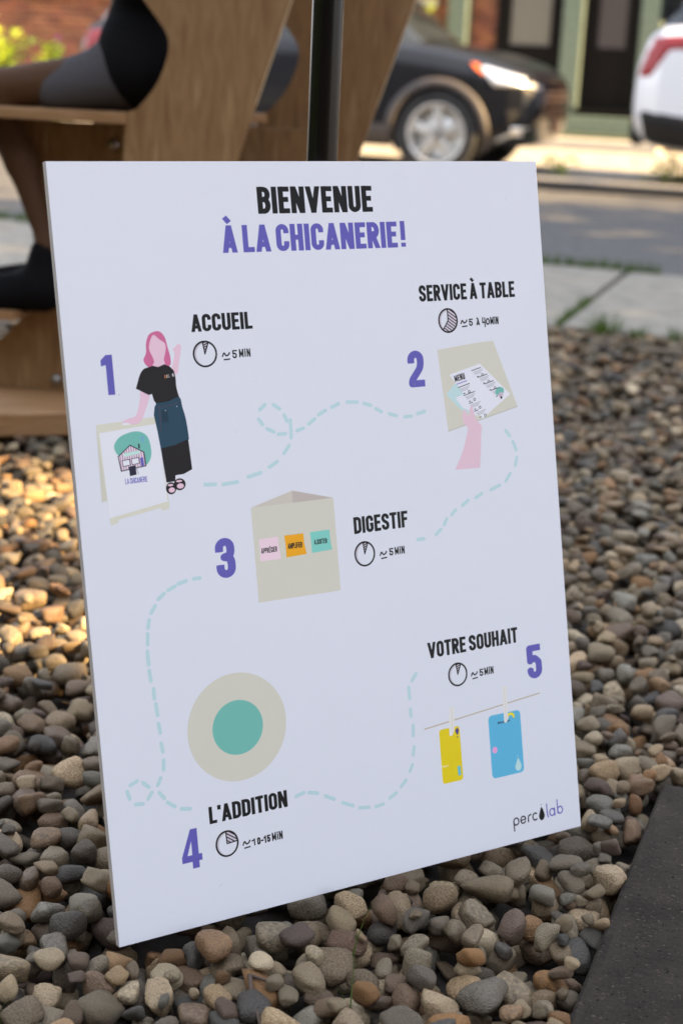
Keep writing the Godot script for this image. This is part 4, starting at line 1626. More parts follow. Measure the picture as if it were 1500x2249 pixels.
# centre lines of a letter one unit high, W wide, for a pen of width w; y runs up. Each: [points, runs past the ends]
func letter(ch: String, w: float, k: float) -> Array:
	var h := w / 2
	var W := 0.46 * k
	match ch:
		"I", "!", "i": W = w
		"'": W = w * 0.9
		"L", "F", "E": W = 0.40 * k
		"A", "V": W = 0.52 * k
		"N", "4", "À": W = 0.50 * k
		"M": W = 0.62 * k
		"T": W = 0.43 * k
		"J": W = 0.36 * k
		"1": W = 0.30 * k
		" ": return [0.10 * k, []]
		"-": W = 0.26 * k
	var L := h
	var R := W - h
	var B := h
	var T := 1.0 - h
	var r := (R - L) / 2
	var ry := minf(r * 1.15, (T - B) / 2)
	var o := []
	var p := PackedVector2Array()
	match ch:
		"I": o = [[poly([h, 0, h, 1]), false]]
		"i": o = [[poly([h, 0, h, 0.72]), false], [poly([h, 0.90, h, 1.0]), false]]
		"!": o = [[poly([h, 0.0, h, 0.16]), false], [poly([h, 0.26, h, 1]), false]]
		"'": o = [[poly([h, 0.74, h * 1.15, 1]), false]]
		"-": o = [[poly([0, 0.45, W, 0.45]), false]]
		"L": o = [[poly([L, 0, L, 1]), false], [poly([L, B, W, B]), false]]
		"E", "É", "F":
			o = [[poly([L, 0, L, 1]), false], [poly([L, T, W, T]), false], [poly([L, 0.52, W * 0.9, 0.52]), false]]
			if ch != "F":
				o.append([poly([L, B, W, B]), false])
			if ch == "É":
				o.append([poly([W * 0.35, 1.10, W * 0.8, 1.28]), false])
		"H": o = [[poly([L, 0, L, 1]), false], [poly([R, 0, R, 1]), false], [poly([L, 0.5, R, 0.5]), false]]
		"T": o = [[poly([W / 2, 0, W / 2, 1]), false], [poly([0, T, W, T]), false]]
		"N": o = [[poly([L, 0, L, 1]), false], [poly([R, 0, R, 1]), false], [poly([L * 1.1, 1.0, W - L * 1.1, 0.0]), true]]
		"M": o = [[poly([L, 0, L, 1]), false], [poly([R, 0, R, 1]), false], [poly([L, 1, W / 2, 0.25]), true], [poly([R, 1, W / 2, 0.25]), true]]
		"V": o = [[poly([L * 0.92, 1, W / 2, 0.02]), true], [poly([W - L * 0.92, 1, W / 2, 0.02]), true]]
		"A", "À":
			o = [[poly([L * 0.92, 0, W / 2, 0.98]), true], [poly([W - L * 0.92, 0, W / 2, 0.98]), true], [poly([W * 0.25, 0.27, W * 0.75, 0.27]), false]]
			if ch == "À":
				o.append([poly([W * 0.25, 1.30, W * 0.56, 1.10]), false])
		"U":
			p.append_array(poly([L, 1]))
			arc(p, Vector2((L + R) / 2, B + ry), r, ry, 180, 360, 12)
			p.append(Vector2(R, 1))
			o = [[p, false]]
		"J":
			p.append_array(poly([R, 1]))
			arc(p, Vector2((L + R) / 2, B + ry), r, ry, 360, 200, 10)
			o = [[p, false]]
		"O", "0":
			arc(p, Vector2((L + R) / 2, T - ry), r, ry, 0, 180, 12)
			arc(p, Vector2((L + R) / 2, B + ry), r, ry, 180, 360, 12)
			p.append(p[0])
			o = [[p, false]]
		"C", "G":
			p.append(Vector2(R, 0.66))
			arc(p, Vector2((L + R) / 2, T - ry), r, ry, 0, 180, 12)
			arc(p, Vector2((L + R) / 2, B + ry), r, ry, 180, 360, 12)
			p.append(Vector2(R, 0.36 if ch == "C" else 0.5))
			o = [[p, false]]
			if ch == "G":
				o.append([poly([W * 0.55, 0.46, W, 0.46]), false])
		"D":
			p.append(Vector2(L, T))
			arc(p, Vector2(R - r * 1.1, T - ry), r * 1.1, ry, 90, 0, 8)
			arc(p, Vector2(R - r * 1.1, B + ry), r * 1.1, ry, 0, -90, 8)
			p.append(Vector2(L, B))
			o = [[poly([L, 0, L, 1]), false], [p, false]]
		"B", "P", "R":
			var m := 0.53 if ch == "B" else 0.46
			var q := (T - m) / 2
			p.append(Vector2(L, T))
			arc(p, Vector2(R - minf(r, q), T - q), minf(r, q), q, 90, -90, 12)
			p.append(Vector2(L, m))
			o = [[poly([L, 0, L, 1]), false], [p, false]]
			if ch == "B":
				p = PackedVector2Array()
				q = (m - B) / 2
				p.append(Vector2(L, m))
				arc(p, Vector2(R - minf(r, q), m - q), minf(r, q), q, 90, -90, 12)
				p.append(Vector2(L, B))
				o.append([p, false])
			if ch == "R":
				o.append([poly([W * 0.5, m, R + h * 0.15, 0]), true])
		"S":
			p.append(Vector2(R, 0.70))
			arc(p, Vector2((L + R) / 2, T - ry), r, ry, 0, 180, 10)
			p.append_array(smooth_line([Vector2(L, 0.70), Vector2(L + r * 0.35, 0.575), Vector2(R - r * 0.35, 0.43), Vector2(R, 0.31)], 4))
			arc(p, Vector2((L + R) / 2, B + ry), r, ry, 0, -180, 10)
			p.append(Vector2(L, 0.31))
			o = [[p, false]]
		"1": o = [[poly([R, 0, R, 1]), false], [poly([R, T - 0.02, 0, T - 0.13]), false]]
		"2":
			p.append(Vector2(L, 0.66))
			arc(p, Vector2((L + R) / 2, T - ry), r, ry, 180, 0, 12)
			p.append_array(smooth_line([Vector2(R, 0.68), Vector2(R - r * 0.3, 0.5), Vector2(L + r * 0.2, 0.22), Vector2(L, B)], 4))
			p.append(Vector2(W, B))
			o = [[p, false]]
		"3":
			arc(p, Vector2((L + R) / 2, T - ry), r, ry, 180, 0, 12)
			p.append_array(smooth_line([Vector2(R, 0.66), Vector2(R - r * 0.3, 0.55), Vector2(W * 0.45, 0.52), Vector2(R - r * 0.3, 0.49), Vector2(R, 0.38)], 4))
			arc(p, Vector2((L + R) / 2, B + ry), r, ry, 0, -180, 12)
			p.insert(0, Vector2(L, 0.66))
			p.append(Vector2(L, 0.34))
			o = [[p, false]]
		"4": o = [[poly([R - h * 0.5, 0, R - h * 0.5, 1]), false], [poly([R - h * 0.6, 1.0, L * 0.8, 0.26]), false], [poly([0, 0.26, W, 0.26]), false]]
		"5":
			p.append_array(poly([W * 0.95, T, L, T, L * 1.05, 0.53]))
			p.append_array(smooth_line([Vector2(L * 1.1, 0.53), Vector2((L + R) / 2, 0.60), Vector2(R, 0.47)], 5))
			arc(p, Vector2((L + R) / 2, B + ry), r, ry, 0, -180, 12)
			p.append(Vector2(L, 0.30))
			o = [[p, false]]
	return [W, o]


# heavy upright capitals fitted between two x values on a base line
func heading(text: String, x0: float, x1: float, base: float, cap: float, c: Color, pen := 0.175) -> void:
	var total := 0.0
	var gap := 0.055
	for ch in text:
		total += letter(ch, pen, 1.0)[0] + gap
	total -= gap
	var sx := (x1 - x0) / (total * cap)
	var x := 0.0
	for ch in text:
		var g := letter(ch, pen, 1.0)
		for l in g[1]:
			var pts: PackedVector2Array = l[0]
			var accent := pts[0].y > 1.05
			for i in range(pts.size() - 1):
				var a := pts[i]
				var b := pts[i + 1]
				var d := (b - a).normalized()
				if d == Vector2.ZERO:
					continue
				if l[1]:
					a -= d * pen
					b += d * pen
				var s := d.orthogonal() * pen / 2
				var shapes := [PackedVector2Array([a - s, b - s, b + s, a + s])]
				if l[1]:
					shapes = Geometry2D.intersect_polygons(shapes[0], PackedVector2Array([Vector2(-2, 0), Vector2(3, 0), Vector2(3, 1), Vector2(-2, 1)]))
				elif i > 0 and not accent:
					shapes.append(disc(pts[i], pen / 2, pen / 2, 12))
				for s2 in shapes:
					var out := PackedVector2Array()
					for q in s2:
						out.append(Vector2(x0 + (x + q.x) * cap * sx, base - q.y * cap))
					add_shape([out])
		x += g[0] + gap
	flush(c)


# felt-pen capitals; dir is the base line's direction, cap the height
func felt(text: String, at: Vector2, cap: float, width: float, w: float, c: Color, turn := 0.0) -> void:
	var total := 0.0
	for ch in text:
		total += letter(ch, w / cap, 0.95)[0] + 0.14
	var sx := width / (total * cap)
	var x := 0.0
	for ch in text:
		var g := letter(ch, w / cap, 0.95)
		var jig := (sin(x * 37.0) * 0.03)
		for l in g[1]:
			var out := PackedVector2Array()
			for q: Vector2 in l[0]:
				out.append(at + Vector2((x + q.x) * cap * sx, -(clampf(q.y, w / cap / 2, 9.0) * (1.0 - w / cap * 0.4) + jig) * cap).rotated(turn))
			add_line(out, w)
		x += g[0] + 0.14
	flush(c)


# colour of an ink as it must be under white light to look like r, g, b (0..255) in the photograph, where the bare board is 199, 202, 221
func pc(r: float, g: float, b: float) -> Color:
	var seen := Color(r / 255.0, g / 255.0, b / 255.0).srgb_to_linear()
	var bare := Color(199 / 255.0, 202 / 255.0, 221 / 255.0).srgb_to_linear()
	return Color(seen.r / bare.r * PAPER.x, seen.g / bare.g * PAPER.y, seen.b / bare.b * PAPER.z).linear_to_srgb()


func clock(at: Vector2, rx: float, ry: float, from: float, to: float, black: Color) -> void:
	# crescent on the left, hatched slice, ring
	fill(disc(at, rx, ry), pc(176, 172, 190))
	fill(disc(at + Vector2(1.6, 0.6), rx - 1.2, ry - 1.0), pc(199, 202, 221))
	var s := PackedVector2Array([at])
	arc(s, at, rx, ry, from, to, 16)
	fill(s, pc(184, 178, 198))
	var y := -ry * 2.0
	while y < ry * 2.0:
		var a := at + Vector2(-rx, y - rx * 0.35)
		var b := at + Vector2(rx, y + rx * 1.05)
		if to - from < 40.0:
			a = at + Vector2(-rx, y)
			b = at + Vector2(rx, y - rx * 0.8)
		for piece in Geometry2D.intersect_polyline_with_polygon(PackedVector2Array([a, b]), s):
			add_line(piece, 1.05)
		y += 3.8 if to - from > 40.0 else 2.4
	flush(black)
	line(s, 1.2, black, true, true)
	line(disc(at, rx, ry), 1.8, black, true, true)


func minutes(text: String, tilde: Vector2, x0: float, base: float, cap: float, width: float, black: Color) -> void:
	var t := tilde
	line(smooth_line([t + Vector2(0, -3.2), t + Vector2(2.0, -6.6), t + Vector2(4.4, -3.6), t + Vector2(7.6, -5.2), t + Vector2(8.2, -6.8)], 4), 1.35, black)
	line(PackedVector2Array([t + Vector2(1.6, 0.4), t + Vector2(8.0, 0.0)]), 1.35, black)
	felt(text, Vector2(x0, base), cap, width, 1.35, black)


func dashes(flat_list: Array, c: Color) -> void:
	for i in range(0, flat_list.size(), 4):
		add_line(PackedVector2Array([Vector2(flat_list[i], flat_list[i + 1]), Vector2(flat_list[i + 2], flat_list[i + 3])]), 4.0)
	flush(c)


func print_face() -> ImageTexture:
	ink.resize(PW * PH * 3)
	mask.resize(PW * PH)
	var white := pc(199, 202, 221)
	for i in 3:
		var v := int([white.r, white.g, white.b][i] * 255.0)
		for n in range(i, PW * PH * 3, 3):
			ink[n] = v
	var black := pc(21, 22, 26)
	var violet := pc(88, 84, 168)
	var mint := pc(166, 194, 208)
	var sand := pc(189, 188, 184)
	var teal := pc(103, 168, 166)
	var pink := pc(205, 176, 200)
	heading("BIENVENUE", 230, 372, 55, 28.2, black, 0.185)
	heading("À LA CHICANERIE", 185, 401, 95, 28.6, violet, 0.185)
	heading("!", 405.5, 411.5, 94.5, 28.6, violet, 0.185)
	heading("ACCUEIL", 141, 212, 175.5, 18.0, black)
	heading("SERVICE À TABLE", 424, 556.5, 156.5, 18.2, black)
	heading("DIGESTIF", 316, 386.5, 408, 18.4, black)
	heading("L'ADDITION", 112.5, 206, 694, 18.3, black)
	heading("VOTRE SOUHAIT", 400, 526, 561.5, 18.0, black)
	fill(poly([43.2, 234, 43.2, 203.5, 38, 204.5, 38, 198.5, 43.6, 193.5, 50.6, 193.5, 50.6, 234]), violet)
	heading("2", 402, 423.5, 252, 41, violet, 0.19)
	heading("3", 146, 168.5, 436, 42.5, violet, 0.19)
	add_shape([poly([89.4, 694.6, 97.0, 694.6, 97.0, 722.5, 100.8, 722.5, 100.8, 729.6, 97.0, 729.6, 97.0, 737, 89.2, 737, 89.2, 729.6, 77.6, 729.6, 77.6, 723.4]), poly([89.6, 707, 84.0, 722.5, 89.6, 722.5])])
	flush(violet)
	heading("5", 537, 558.5, 608.5, 40.5, violet, 0.19)
	dashes([141, 335, 153, 336, 162, 337, 179, 336, 192, 332, 207, 329, 218, 324, 228, 319, 237, 311, 244, 303, 247, 295, 248, 286, 241, 270, 244, 277, 248, 276, 247.5, 286, 229, 258, 236, 263, 212, 262, 219, 257, 210, 272, 214, 278, 219, 283, 227, 287, 232, 290, 241, 290, 255, 288, 263, 286, 270, 282, 278, 277, 283, 273, 292, 269, 300, 266, 309, 263, 320, 262, 333, 263, 341, 265, 350, 268, 356, 272, 363, 276, 373, 279, 382, 282, 393, 284, 402, 284, 410, 282, 420, 280], mint)
	dashes([530, 311, 535, 318, 539, 325, 543, 335, 543, 344, 540, 353, 532, 362, 525, 370, 516, 374, 503, 378, 490, 381, 481, 385, 470, 387, 462, 392, 452, 396, 446, 401, 439, 405, 435, 411, 430, 416, 423, 421, 406, 424, 398, 424], mint)
	dashes([126, 432, 119, 432, 110, 433, 101, 435, 97, 437, 89, 440, 84, 443, 77, 448, 73, 454, 68, 461, 65, 468, 63, 476, 62, 482, 61, 493, 60, 500, 60, 514, 60, 520, 61, 531, 63, 540, 63, 550, 64, 556, 65, 568, 65, 577, 66, 587, 66, 598, 67, 607, 67, 616, 66, 626, 62, 634, 58, 641, 48, 641, 42, 635, 36, 632, 28, 635, 24, 641, 26, 649, 32, 656, 40, 657, 46, 653, 51, 647, 59, 649, 64, 656, 67, 661, 75, 667, 82, 671, 92, 673], mint)
	dashes([217, 685, 227, 683, 233, 684, 244, 687, 253, 692, 264, 698, 274, 704, 287, 710, 295, 714, 307, 716, 316, 717, 326, 716, 335, 711, 344, 707, 351, 701, 358, 695, 364, 686, 368, 679, 370, 668, 372, 659, 372, 646, 373, 634, 371, 623, 371, 615, 371, 603, 371, 590, 376, 583, 382, 576], mint)
	clock(Vector2(154, 199), 13, 13, -98, -68, black)
	clock(Vector2(460.5, 179.5), 12.4, 13.2, -90, 128, black)
	clock(Vector2(327.3, 431.5), 12.4, 13.2, -96, -66, black)
	clock(Vector2(130.5, 719), 12.6, 13.4, -92, -4, black)
	clock(Vector2(438.3, 586), 12.4, 12.9, -98, -66, black)
	minutes("5", Vector2(174, 206), 185.5, 205.5, 9.0, 7.0, black)
	felt("MiN", Vector2(193.5, 205), 8.6, 14.5, 1.35, black)
	minutes("5", Vector2(478, 187), 489, 187, 8.6, 7.0, black)
	felt("À", Vector2(499, 187), 7.0, 7.0, 1.4, black)
	line(poly([508.5, 178.5, 508, 184, 511.5, 184]), 1.4, black)
	line(poly([511.3, 179, 511.3, 189]), 1.4, black)
	line(disc(Vector2(515.3, 183.3), 2.0, 3.2, 20), 1.4, black, true, true)
	felt("MiN", Vector2(519, 187), 8.6, 12.5, 1.35, black)
	minutes("5", Vector2(347, 439), 359, 437.5, 8.6, 7.0, black)
	felt("MiN", Vector2(366.5, 437.5), 8.6, 14.0, 1.35, black)
	minutes("1", Vector2(149, 728), 160, 728, 7.6, 6.0, black)
	felt("0-15", Vector2(166, 728), 8.2, 17.0, 1.5, black)
	felt("MiN", Vector2(184, 728), 9.0, 14.0, 1.35, black)
	minutes("5", Vector2(457, 594), 468.5, 593, 8.6, 7.0, black)
	felt("MiN", Vector2(475.5, 593), 8.8, 14.0, 1.35, black)
	# 4: the round plate
	fill(disc(Vector2(154.5, 596.5), 58.3, 58.3, 80), sand)
	fill(disc(Vector2(154.8, 597), 29.8, 29.4, 60), teal)
	# 3: the folded stand with three notes
	fill(poly([192, 365, 243, 352, 242.5, 366]), pc(183, 178, 176))
	fill(poly([243, 352, 293, 365, 242.5, 366]), pc(172, 163, 165))
	fill(poly([192, 365.3, 293, 365, 293, 468, 192, 467.5]), sand)
	fill(poly([198, 400, 221, 399.5, 221.5, 409, 223, 424, 197.6, 423.6, 198.6, 412]), pc(213, 190, 210))
	fill(poly([229, 399.5, 252.5, 399.7, 252.4, 410, 254.5, 422.5, 229.6, 423.3, 229.8, 410]), pc(214, 152, 24))
	fill(poly([260.5, 399.4, 285, 399.2, 285, 411, 286.5, 421.5, 261, 422.3, 261.3, 411]), pc(116, 186, 184))
	felt("APPRÉCiER", Vector2(200, 415.5), 5.6, 19.5, 0.6, black)
	felt("AMPLiFiER", Vector2(232.5, 414.5), 6.0, 18.0, 0.7, black)
	felt("AJUSTER", Vector2(265, 413.6), 5.4, 16.5, 0.65, black)
	# 2: the table, the menu and the hand
	fill(poly([443, 212, 500, 206.6, 521, 206, 549, 284, 450, 305]), sand)
	line(poly([549, 284.3, 450, 305.3]), 0.8, pc(160, 160, 158))
	fill(poly([464, 251, 451, 263, 456, 269, 468, 281, 480, 287, 490, 268]), pc(172, 198, 210))
	fill(poly([463, 268, 473, 265, 496, 280, 492, 292, 484, 286, 472, 280]), pc(205, 207, 226))
	fill(poly([457, 241, 500, 231, 540, 269, 498, 295]), pc(205, 207, 226))
	var dx := Vector2(43, -10) / 44.2
	felt("MENU", Vector2(464.5, 250), 7.2, 15.0, 1.05, black, -0.20)
	line(PackedVector2Array([Vector2(466.5, 252.5), Vector2(480, 249.4)]), 1.2, pc(130, 125, 185))
	var faint := pc(128, 128, 140)
	for col in 2:
		for k in 5:
			var q: Vector2 = (Vector2(468, 256.5) + Vector2(6.7, 9.6) * k) if col == 0 else (Vector2(488, 238.5) + Vector2(8.3, 8.2) * k)
			if k == 4:
				continue
			line(PackedVector2Array([q, q + dx * (16.0 if col == 0 and k < 2 else 13.0 if col else 5.0)]), 0.75, black)
			for l in 3:
				add_line(PackedVector2Array([q + Vector2(2.0 + l, 2.0 + l * 1.3), q + Vector2(2.0 + l, 2.0 + l * 1.3) + dx * (14.0 - l * 2.5)]), 0.45)
			flush(faint)
			line(PackedVector2Array([q + Vector2(7.0, 7.4), q + Vector2(8.4, 7.0)]), 0.9, black)
			line(disc(q + Vector2(14.5, 5.6), 1.3, 1.4, 14), 0.5, black, true, true)
	fill(smooth_line(v2s([519, 266, 521, 262, 527, 260, 531, 262.5, 530.5, 267, 526, 266.5, 521.5, 269.5]), 4, true), teal)
	fill(poly([521.5, 269, 527, 265.5, 530.5, 269, 526, 273]), pc(180, 165, 190))
	fill(disc(Vector2(527, 272.3), 1.4, 1.5, 14), black)
	var hand := smooth_line(v2s([483.5, 277, 486.5, 284, 488.5, 293, 493, 299, 496.5, 304, 495, 313, 493, 330]), 4)
	hand.append_array(poly([490, 351, 455.5, 350]))
	hand.append_array(smooth_line(v2s([463, 338, 469.5, 326, 475, 311, 477, 304, 473, 299, 470.5, 293, 472.5, 284, 475, 282.5, 479.5, 291, 481, 284]), 4))
	fill(hand, pc(203, 176, 198))
	# 1: the sandwich board and the woman leaning on it
	fill(poly([27, 263, 30, 272, 37, 340, 25.5, 341.5]), pc(184, 184, 180))
	fill(poly([27, 263, 91, 260, 99, 351, 98.5, 356, 90, 357, 89.4, 354, 42, 361, 41.5, 364, 33, 366]), pc(193, 193, 188))
	fill(poly([29.5, 271.5, 92.5, 267, 97.5, 348, 32.5, 358.5]), pc(204, 207, 224))
	fill(smooth_line(v2s([56.5, 262.3, 69, 261.6, 70, 264.5, 57, 265.6]), 3, true), pc(206, 208, 226))
	fill(smooth_line(v2s([44, 287, 50, 278, 62, 273.5, 73, 273.5, 81, 279, 84, 290, 83, 301, 76, 308.5, 62, 304, 49, 297]), 5, true), teal)
	line(smooth_line(v2s([73.5, 281, 75, 279, 77, 280, 76.5, 282, 74.5, 283, 77.5, 284]), 3), 1.1, pc(105, 150, 196))
	var house := poly([47.5, 297, 61.5, 286.5, 76, 295, 77, 309, 49.5, 312])
	fill(house, pc(208, 190, 212))
	for k in 11:
		var x := 49.5 + k * 2.6
		for piece in Geometry2D.intersect_polyline_with_polygon(poly([x - 0.6, 280, x + 0.8, 320]), house):
			add_line(piece, 0.55)
	flush(pc(90, 70, 110))
	line(house, 0.8, black, true, true)
	fill(poly([53.5, 294.5, 71, 292.5, 71.4, 295.8, 54, 298]), pc(170, 205, 206))
	for q in [[51.5, 301.5], [61.5, 300.5]]:
		fill(poly([q[0], q[1], q[0] + 8, q[1] - 0.8, q[0] + 8.4, q[1] + 5.2, q[0] + 0.5, q[1] + 6]), pc(206, 208, 226))
		line(poly([q[0], q[1], q[0] + 8, q[1] - 0.8, q[0] + 8.4, q[1] + 5.2, q[0] + 0.5, q[1] + 6]), 0.5, black, true, true)
	fill(poly([71.2, 300.4, 74.4, 300, 75, 308.6, 71.8, 309.4]), violet)
	line(poly([71.2, 290, 71.2, 286.5]), 1.5, black)
	fill(poly([58, 308.3, 65.3, 307.4, 65.8, 317, 58.5, 318]), pc(36, 34, 56))
	line(poly([65.5, 308, 68, 316.6]), 0.6, faint)
	felt("LA CHiCANERiE", Vector2(53, 325.8), 5.6, 24.5, 0.5, violet, -0.02)
	# woman
	var skin := pc(206, 176, 200)
	fill(smooth_line(v2s([101, 172.5, 93, 175.5, 89, 184, 88, 194, 84.5, 201, 87.5, 207, 93, 209, 112, 209, 114.5, 201, 112.5, 190, 110.5, 180, 106.5, 174]), 5, true), pc(183, 96, 142))
	fill(smooth_line(v2s([115, 213, 118, 203, 119.5, 196, 118, 191.5, 121, 190, 122, 188, 126, 187, 127.5, 190.5, 126.5, 195, 124.5, 203, 121.5, 216, 118, 218]), 4, true), skin)
	fill(smooth_line(v2s([98, 176, 94, 181, 91.8, 188, 92.5, 193, 95, 199, 96, 204, 94, 208.5, 107.5, 208.3, 107, 202, 109, 196, 110.3, 190, 109.5, 185, 104, 181]), 4, true), skin)
	fill(smooth_line(v2s([79, 231, 87.5, 234, 86, 243, 80, 256, 76, 263, 68, 266, 61, 263.5, 54, 263, 62, 259.5, 70, 257.5, 74, 250, 77, 240]), 4, true), skin)
	var top := poly([94, 207.5, 100, 209.2, 107, 206.8, 113, 209.5])
	top.append_array(smooth_line(v2s([117, 214, 118.3, 222, 118.2, 230, 119.5, 238, 121, 243]), 4))
	top.append_array(poly([96, 249, 92, 243, 90.5, 236, 87.5, 237, 86, 236.5, 73.5, 229.5]))
	top.append_array(smooth_line(v2s([75, 226, 79, 216, 83.5, 210.5, 88, 209]), 4))
	fill(top, pc(26, 24, 28))
	fill(smooth_line(v2s([94.5, 246, 108, 245, 120.5, 241.5, 123, 252, 126, 266, 127.5, 286]), 3) + poly([111, 290.5, 95, 293.5, 93, 275, 90.5, 258, 92, 250]), pc(32, 62, 84))
	line(smooth_line(v2s([96, 250.5, 107, 249.5, 120, 247]), 4), 0.6, pc(80, 55, 72))
	line(smooth_line(v2s([97, 251, 97.5, 258, 97, 268, 96, 276]), 4), 0.6, pc(80, 55, 72))
	fill(poly([99, 254, 106, 253.4, 106.5, 266, 99.5, 267]), pc(24, 50, 70))
	for q in [Vector2(104, 254.4), Vector2(117, 251.0)]:
		fill(disc(q, 0.55, 0.55, 10), pc(205, 205, 215))
	fill(poly([95, 293, 111, 290.5, 126.5, 286, 128, 317.5, 118, 321.5, 108.5, 322, 108, 328, 98, 328.5, 96.5, 312]), pc(24, 22, 26))
	for q in [[Vector2(102.5, 334), 5.8], [Vector2(112.5, 330.8), 6.6]]:
		fill(disc(q[0] + Vector2(0, 1.0), q[1], 6.2, 24), pc(24, 22, 26))
		fill(disc(q[0] + Vector2(0.6, 2.8), q[1] * 0.62, 2.8, 18), skin)
		fill(disc(q[0] + Vector2(-0.4, -2.4), q[1] * 0.55, 1.2, 18), skin)
	var shirt_inks := [pc(214, 130, 60), pc(200, 120, 70), pc(215, 205, 190), pc(180, 175, 185), pc(60, 70, 90), pc(215, 215, 225)]
	for k in 6:
		felt("YEELiS"[k], Vector2(104 + k * 2.2, 221.4 - k * 0.3), 3.2, 2.0, 0.5, shirt_inks[k])
	# 5: the line with two cards
	line(PackedVector2Array([Vector2(388, 641.5), Vector2(552, 627.2)]), 1.3, pc(168, 155, 140))
	fill(rounded(407, 646, 435.2, 709.5, 3.6), pc(206, 186, 24))
	fill(smooth_line(v2s([429.5, 650, 431.5, 648, 433.8, 650, 433.4, 653, 431.6, 656, 429.8, 653]), 4, true), pc(70, 58, 130))
	fill(poly([430.9, 657.6, 432.3, 657.6, 432.2, 659.2, 431, 659.2]), pc(70, 58, 130))
	line(smooth_line(v2s([405.8, 690, 408, 688.5, 409.6, 690.4, 411.4, 688.6, 413, 690.4, 415, 688.8, 417, 689.6]), 3), 0.7, pc(215, 215, 200))
	fill(poly([428.6, 692.5, 432.6, 692.3, 432.8, 703.5, 428.8, 703.8]), pc(96, 172, 206))
	fill(rounded(476, 642, 522, 717, 5.0), pc(84, 164, 208))
	line(smooth_line(v2s([503, 648.8, 504.6, 645.8, 507.8, 644.6, 511.2, 645.8, 512.6, 649.4]), 4), 2.9, pc(212, 196, 40), false)
	felt("MON SOUHAiT", Vector2(489, 653.6), 2.3, 18.0, 0.65, pc(40, 50, 90))
	fill(disc(Vector2(482.2, 683.5), 3.7, 4.0, 30), pc(206, 150, 200))
	fill(smooth_line(v2s([514.5, 699, 517.2, 704, 518.8, 709, 517.4, 713, 514.3, 714.4, 511, 713, 509.7, 709, 511.8, 704]), 4, true), pc(168, 200, 212))
	fill(disc(Vector2(514.4, 697), 0.8, 0.9, 10), pc(168, 200, 212))
	fill(poly([423.6, 622, 429.6, 623, 428, 650, 425, 655.5, 420.5, 655.5, 421.4, 640]), pc(205, 204, 210))
	fill(poly([498.6, 610.2, 505, 610.4, 504.4, 650, 501.6, 654, 498.2, 653.4]), pc(205, 204, 210))
	line(poly([426.6, 624, 424.8, 653]), 0.5, pc(180, 180, 186))
	line(poly([501.8, 612, 501.4, 651]), 0.5, pc(180, 180, 186))
	# maker's mark at the lower right: thin round letters and a drop
	var thin := 1.45
	line(disc(Vector2(505.4, 774.5), 3.6, 4.2, 24), thin, black, true, true)
	line(poly([501.8, 773, 502.2, 785.4]), thin, black)
	var e := PackedVector2Array([Vector2(512, 774.6), Vector2(519.2, 774.2)])
	arc(e, Vector2(515.6, 774.4), 3.6, 4.2, -8, -330, 18)
	line(e, thin, black)
	line(smooth_line(v2s([523.2, 778.4, 523.0, 774.5, 524.2, 771.2, 527.2, 770.4]), 4), thin, black)
	var c2 := PackedVector2Array()
	arc(c2, Vector2(533.4, 774.2), 3.6, 4.2, -50, -310, 16)
	line(c2, thin, black)
	fill(smooth_line(v2s([543.2, 764.5, 546.0, 770.2, 547.2, 775, 545.8, 779.2, 543.0, 780.6, 540.2, 779.2, 538.9, 775, 540.4, 770.2]), 5, true), black)
	fill(disc(Vector2(543.0, 761.6), 0.8, 0.9, 12), faint)
	line(poly([551.0, 762.6, 551.4, 776, 552.6, 778.6]), thin, violet)
	line(disc(Vector2(558.6, 774.0), 3.6, 4.2, 24), thin, violet, true, true)
	line(poly([562.3, 769.6, 562.6, 778.6]), thin, violet)
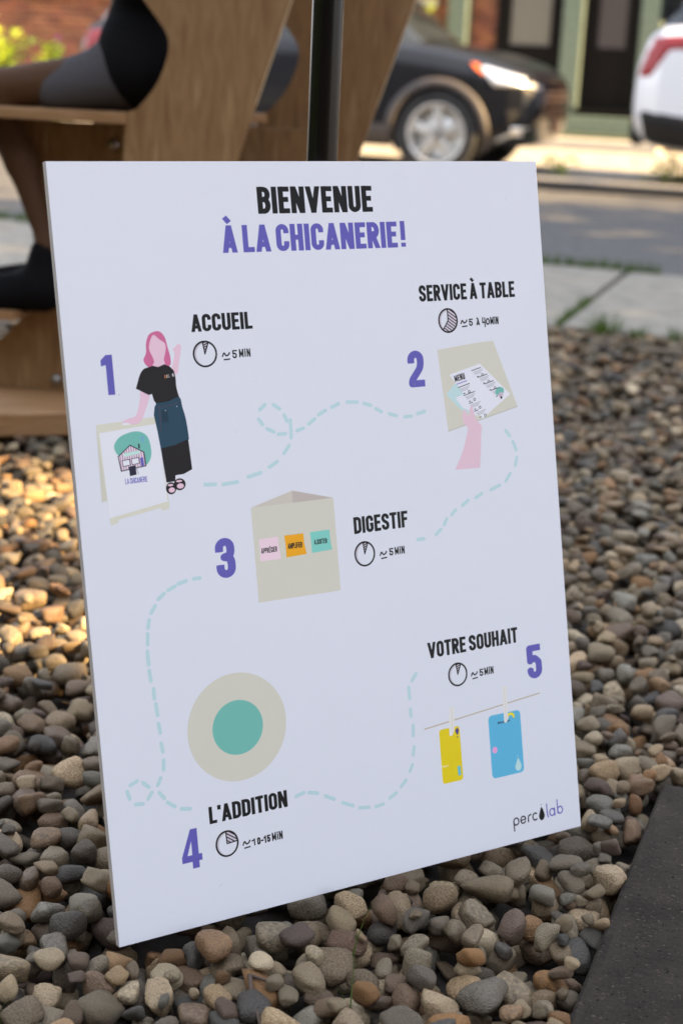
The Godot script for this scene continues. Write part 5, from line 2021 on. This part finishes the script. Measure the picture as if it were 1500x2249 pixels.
	line(disc(Vector2(570.6, 773.6), 3.6, 4.2, 24), thin, violet, true, true)
	line(poly([566.7, 760.6, 567.0, 777]), thin, violet)
	# small scuffs and specks of handling
	for i in 26:
		var q := Vector2(rng.randf_range(12, 588), rng.randf_range(12, 788))
		add_line(PackedVector2Array([q, q + Vector2(rng.randfn() * 2.2, rng.randfn() * 1.6)]), rng.randf_range(0.25, 0.6))
		flush(pc(150, 150, 160), rng.randf_range(0.10, 0.45))
	fill(disc(Vector2(54.6, 234.4), 0.4, 0.7, 8), faint)
	var im := Image.create_from_data(PW, PH, false, Image.FORMAT_RGB8, ink)
	return ImageTexture.create_from_image(im)


func rounded(x0: float, y0: float, x1: float, y1: float, r: float) -> PackedVector2Array:
	var p := PackedVector2Array()
	arc(p, Vector2(x1 - r, y0 + r), r, r, -90, 0, 6)
	arc(p, Vector2(x1 - r, y1 - r), r, r, 0, 90, 6)
	arc(p, Vector2(x0 + r, y1 - r), r, r, 90, 180, 6)
	arc(p, Vector2(x0 + r, y0 + r), r, r, 180, 270, 6)
	return p


func sign_board() -> void:
	var s := thing("sign_board", "white printed foam board sign with five numbered steps leaning back on the gravel", "sign", SB, Basis(SU, SV, SN))
	var core := box_part("foam_core", Vector3(0, 0.4, -0.0047), Vector3(0.6, 0.8, 0.0086), M.foam, s, 0.0006)
	core.set_meta("label", "grey brown cut edge of the foam board")
	var face := begin()
	var m := mat("printed_paper", Color.WHITE, 0.38)
	m.metallic_specular = 0.28
	m.albedo_texture = print_face()
	m.texture_repeat = false
	m.heightmap_enabled = true
	m.heightmap_texture = noise_tex(41, 0.004, 3, [])
	m.heightmap_scale = 0.05
	for k in [[0, 1, 0, 0], [1, 1, 1, 0], [1, 0, 1, 1], [0, 1, 0, 0], [1, 0, 1, 1], [0, 0, 0, 1]]:
		face.set_uv(Vector2(k[2], k[3]))
		face.add_vertex(Vector3(-0.2997 + 0.5994 * k[0], 0.0003 + 0.7994 * k[1], 0.0))
	var f := part("printed_face", done(face), m, s)
	f.set_meta("label", "white printed face with headings, numbers and drawings")
